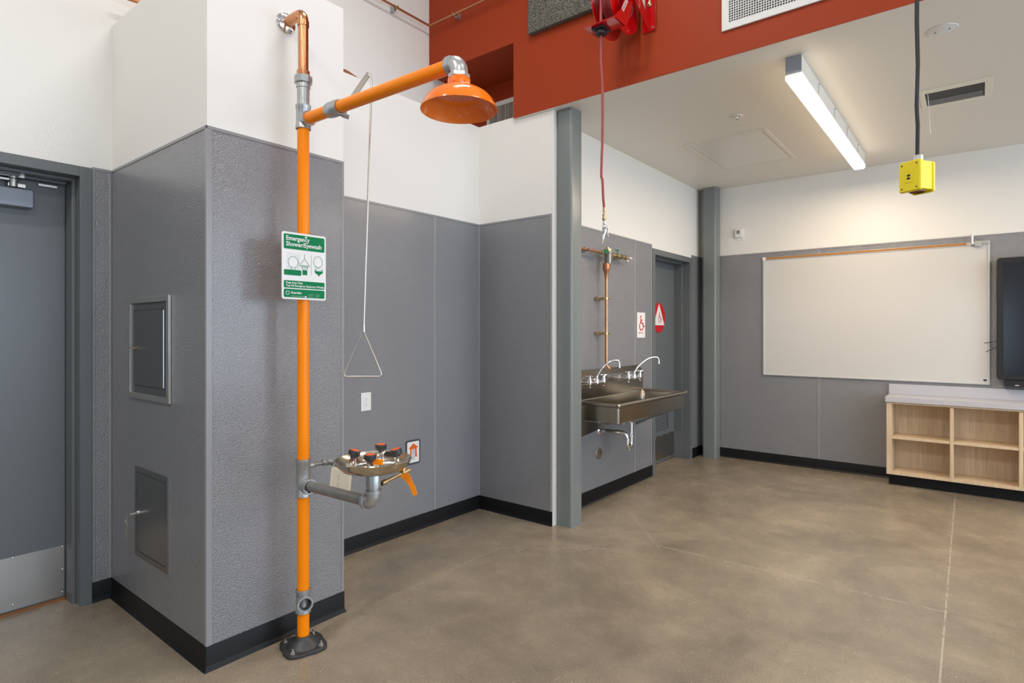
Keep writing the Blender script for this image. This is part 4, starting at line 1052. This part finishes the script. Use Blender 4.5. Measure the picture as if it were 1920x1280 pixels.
obj('screen_glass', MB().prism([(.158,1.005),(1.56,1.005),(1.56,1.930),(.158,1.930)], ft_, .1005, .1025), M['tvglass'], tv)
pb = obj('port_bar', MB().prism(rrect(.165,1.55,.905,.958,.006), ft_, .05, .102), M['tvframe'], tv)
obj('port', MB().prism([(.232,.917),(.258,.917),(.258,.922),(.232,.922)], ft_, .1025, .104), M['plast'], pb)
obj('mount', MB().box(.5,1.2,BY-.034,BY-.004,1.2,1.7), M['black'], tv)
for a, b_, l in (((.19,BY-.030,1.290),(.034,BY-.040,1.262),'upper'),((.19,BY-.030,1.262),(.044,BY-.040,1.188),'lower')):
    ct = MB(); ct.tube([a, (lerp(a[0],b_[0],.5),lerp(a[1],b_[1],.5),lerp(a[2],b_[2],.45)), b_], .0028, n=8)
    tag(obj('cable_end', ct, M['black']), '%s of two thin black cable ends poking out left of the flat screen' % l, 'cable')
th = thing('thermostat', 'small white thermostat on the back wall beside the corner column', 'thermostat', (-2.0, BY, 2.335))
obj('wall_plate', MB().prism([(-2.035,2.335),(-1.955,2.335),(-1.955,2.455),(-2.035,2.455)], fb, .001, .006), M['plast'], th, bevel=.002)
obj('thermostat_body', MB().prism([(-2.045,2.366),(-1.968,2.366),(-1.968,2.458),(-2.045,2.458)], fb, .006, .028), M['plast'], th, bevel=.003)
obj('display', MB().prism([(-2.028,2.402),(-1.996,2.402),(-1.996,2.442),(-2.028,2.442)], fb, .0282, .0288), mat('grey_display', (0.22,0.24,0.2), 0.2), th)

# bookcase and worktop
CYF = 6.135; cb = thing('bookcase', 'low maple bookcase with open shelves under the white worktop', 'bookcase', (.3, 6.28, 0))
bx0, bx1, bz0, bz1 = -.642, 1.14, .100, .738
T_ = .018
def cab(name, *a, m='wood', bev=.0008): return obj(name, MB().box(*a), M[m], cb, bevel=bev)
cab('side_panel', bx0, bx0+.040, CYF, BY-.006, bz0, bz1)
cab('side_panel', bx1-.04, bx1, CYF, BY-.006, bz0, bz1)
for xd in (-.178, .262, .700): cab('divider', xd-.0125, xd+.0125, CYF+.001, BY-.02, bz0+.02, bz1-.018)
cab('bottom_panel', bx0+.040, bx1-.04, CYF+.0005, BY-.02, bz0, bz0+.024)
cab('top_panel', bx0+.040, bx1-.04, CYF+.0005, BY-.02, bz1-.014, bz1)
cab('back_panel', bx0+.040, bx1-.04, BY-.020, BY-.007, bz0, bz1)
bays = [(bx0+.041,-.1905),(-.1655,.2495),(.2745,.6875),(.7125,bx1-.041)]
for a, b_ in bays: cab('shelf', a, b_, CYF+.004, BY-.021, .415, .436)
for a, b_ in bays:
    for z in (.165, .645):
        for x_ in (lerp(a,b_,.18), lerp(a,b_,.74)): obj('shelf_pin', MB().lathe([(.004,0),(.0035,.003),(.0005,.004)], (x_,BY-.0205,z), (0,-1,0), 8), M['alum'], cb)
obj('toe_kick', MB().box(bx0+.012, bx1, CYF+.065, BY-.018, 0.001, bz0), M['base'], cb)
ct = thing('worktop', 'white laminate worktop and upstand on the maple bookcase', 'worktop', (.3, 6.28, .742))
obj('counter', MB().box(bx0-.008, bx1+.02, CYF-.015, BY-.007, .7395, .786), M['laminate'], ct, bevel=.002)
obj('upstand', MB().box(bx0-.008, bx1+.02, BY-.026, BY-.007, .7865, .880), M['laminate'], ct, bevel=.0015)

# ------------------------------------------------------------------ low ceiling things
LXa, LXb, LYa, LYb = -.860, -.776, 3.575, 5.905
sl_ = thing('strip_light', 'long lit fluorescent strip light on the low ceiling', 'ceiling light', (-.818, 4.74, 2.77))
obj('housing', MB().box(LXa, LXb, LYa, LYb, 2.813, CZ-.001), M['lampbody'], sl_, bevel=.002)
obj('end_cap', MB().box(LXa, LXb, LYa-.003, LYa, 2.820, CZ-.004), M['lampend'], sl_)
ls = MB(); ls.box(LXa-.002, LXb+.002, LYa+.002, LYb-.002, 2.790, 2.812, mi=1)
ls.prism([(LXa+.001,2.789),(LXb-.001,2.789),(LXb-.008,2.7805),(LXa+.008,2.7805)], lambda u, v, d: (u, d, v), LYa+.002, LYb-.002, mi=0)
obj('lens', ls, [M['lamp'], M['lampside']], sl_, bevel=0)
for y in (4.02, 4.53, 5.02, 5.52):
    obj('lens_clip', MB().box(LXb+.0022, LXb+.0045, y-.006, y+.006, 2.800, 2.895).box(LXb, LXb+.012, y-.006, y+.006, 2.886, 2.894), M['lampbody'], sl_)
sl_added = thing('strip_light', 'long added strip light on the low ceiling, out of view to the right', 'ceiling light', (1.70, 4.73, 2.77))  # fixture added out of view to brighten the low bay
obj('housing', MB().box(1.658, 1.742, LYa, LYb, 2.813, CZ-.001), M['lampbody'], sl_added)
ls = MB(); ls.box(1.656, 1.744, LYa+.002, LYb-.002, 2.790, 2.812, mi=1)
ls.prism([(1.659,2.789),(1.741,2.789),(1.733,2.7805),(1.667,2.7805)], lambda u, v, d: (u, d, v), LYa+.002, LYb-.002, mi=0)
obj('lens', ls, [M['lamp'], M['lampside']], sl_added)
ca = thing('ceiling_access_panel', 'square access hatch flush in the low ceiling', 'access panel', (-1.6, 5.18, CZ-.006))
fz = lambda u, v, d: (u, v, CZ-d)
obj('hatch_frame', MB().ring((-1.925,4.70),(-1.275,5.67),(-1.895,4.73),(-1.305,5.64), fz, .0005, .007), M['ceil'], ca)
obj('hatch_door', MB().prism([(-1.886,4.739),(-1.314,4.739),(-1.314,5.631),(-1.886,5.631)], fz, .0005, .0065), mat('hatch_enamel', (0.76,0.72,0.66), 0.30), ca)
spk = thing('fire_sprinkler', 'small recessed fire sprinkler in the low ceiling near the access hatch', 'sprinkler', (-1.362, 4.308, CZ-.03))
obj('escutcheon', MB().lathe([(.040,0),(.038,-.005),(.022,-.009),(.020,-.004),(.001,-.003)], (-1.362,4.308,CZ-.0005), (0,0,1), 28), M['grille'], spk)
obj('sprinkler_head', MB().lathe([(.008,-.003),(.006,-.014),(.003,-.018),(.003,-.024),(.013,-.026),(.013,-.028),(.001,-.028)], (-1.362,4.308,CZ-.001), (0,0,1), 14), M['alum'], spk)
cc = MB(); cc.lathe([(.068,0),(.067,-.003),(.061,-.0045),(.060,-.003),(.056,-.005),(.001,-.006)], (-.147,3.740,CZ-.0005), (0,0,1), 40)
cov = thing('ceiling_cover', 'round off-white cover plate on the low ceiling beside the black cord', 'cover plate', (-.147,3.74,CZ-.01))
obj('cover_disc', cc, M['grille'], cov)
for x_, y_ in ((-.147-.03,3.745),(-.147+.03,3.735)): obj('screw', MB().lathe([(.005,0),(.004,-.001)], (x_,y_,CZ-.0065), (0,0,1), 10, caps=True), M['slot'], cov)
cd = thing('ceiling_diffuser', 'open rectangular air slot in the low ceiling with a dangling wire', 'vent', (-.125,4.79,CZ-.01))
obj('diffuser_frame', MB().ring((-.305,4.615),(.062,4.975),(-.278,4.672),(.030,4.945), fz, .0005, .006), mat('cream_diffuser_enamel', (0.80,0.78,0.66), 0.4), cd)
g = MB(); g.prism([(-.278,4.672),(.030,4.672),(.030,4.945),(-.278,4.945)], fz, .0003, .0012)
g.prism([(-.270,4.83),(.022,4.83),(.022,4.935),(-.270,4.935)], fz, .0014, .003, mi=1)
obj('duct_opening', g, [M['duct'], M['ductmid']], cd)
g = MB(); g.tube([(-.262,4.70,CZ-.002),(-.258,4.75,CZ-.08),(-.255,4.78,CZ-.17),(-.252,4.80,CZ-.23)], .0018, n=6)
obj('dangling_wire', g, M['plast'], cd)

# ------------------------------------------------------------------ pendant outlet box
bc = Vector((-.197, 2.900, 0))
px_ = thing('pendant_outlet_box', 'yellow outlet box hanging from a black cord', 'outlet box', (bc.x, bc.y, 1.93))
th_ = math.radians(-31)
ex = Vector((math.cos(th_), math.sin(th_), 0)); ey = Vector((-math.sin(th_), math.cos(th_), 0))
def PB(u, v, d): p = bc+ex*u+ey*v; return (p.x, p.y, d)
def PF(u, v, d): return PB(u, -.043-d, v)       # front face: u along it, v height, d out
z0_, z1_ = 1.928, 2.052
g = MB(); g.prism(rrect(-.040,.040,-.043,.043,.006,4), PB, z0_+.006, z1_-.004)
g.prism(rrect(-.044,.044,z0_,z1_,.008,4), PF, -.012, .001)
g.prism(rrect(-.044,.044,z0_-.002,z1_-.004,.008,4), PF, -.086, -.074)
obj('box_body', g, M['yellow'], px_, bevel=.0025)
g = MB(); g.prism(rrect(-.041,.041,z0_+.003,z1_-.003,.006,4), PF, .0015, .004)
g.prism(rrect(-.017,.017,z0_+.036,z0_+.094,.002,3), PF, .0042, .0055)
fcp = obj('face_plate', g, M['yellow'], px_, bevel=.0006)
for v_ in (z0_+.049, z0_+.061): obj('test_button', MB().prism([(-.008,v_),(.005,v_),(.005,v_+.0075),(-.008,v_+.0075)], PF, .0056, .0065), M['black'], fcp)
g = MB(); g.prism([(-.001,z0_+.078),(.002,z0_+.078),(.002,z0_+.081),(-.001,z0_+.081)], PF, .0056, .0062)
obj('indicator', g, M['orange'], fcp)
for u_ in (-.030,.030):
    for v_ in (z0_+.014, z1_-.015): obj('screw', MB().lathe([(.0035,0),(.003,.001),(.0005,.0014)], Vector(PF(u_, v_, .0042)), -ey, 12), M['iron'], fcp)
g = MB(); g.lathe([(.026,-.002),(.027,0),(.027,.004),(.001,.004)], PB(.0,.0,z0_+.0015), (0,0,1), 24, mi=0)
obj('bottom_knockout', g, M['joint'], px_)
g = MB(); g.lathe([(.014,0),(.0185,.001),(.0185,.030),(.012,.032)], PB(.004,-.004,z1_-.006), (0,0,1), 8)
obj('cord_grip', g, M['alum'], px_)
cpt = PB(.004,-.004,0)
obj('cord', MB().tube([(cpt[0],cpt[1],2.06),(cpt[0]+.001,cpt[1],2.20),(cpt[0]-.003,cpt[1],2.28),(cpt[0]+.001,cpt[1],2.45),(cpt[0]-.002,cpt[1],2.62),(cpt[0],cpt[1],3.2),(cpt[0],cpt[1],HZ-.002)], .0078, n=14), M['cord'], px_)

# ------------------------------------------------------------------ high bay lamp housings (above the frame)
for i, (x, y) in enumerate(HB):
    t = thing('high_bay_light', 'linear high bay light under the tall ceiling, %s' % ('left far','left near','right far','right near')[i], 'ceiling light', (x, y, 4.80), 'high bay lights')
    obj('housing', MB().box(x-.17, x+.17, y-.62, y+.62, 4.79, 4.90), M['lampbody'], t)
    for k in (-.4, .4): obj('hanger', MB().cyl((x,y+k,4.9),(x,y+k,HZ-.001),.006,n=8), M['lampbody'], t)
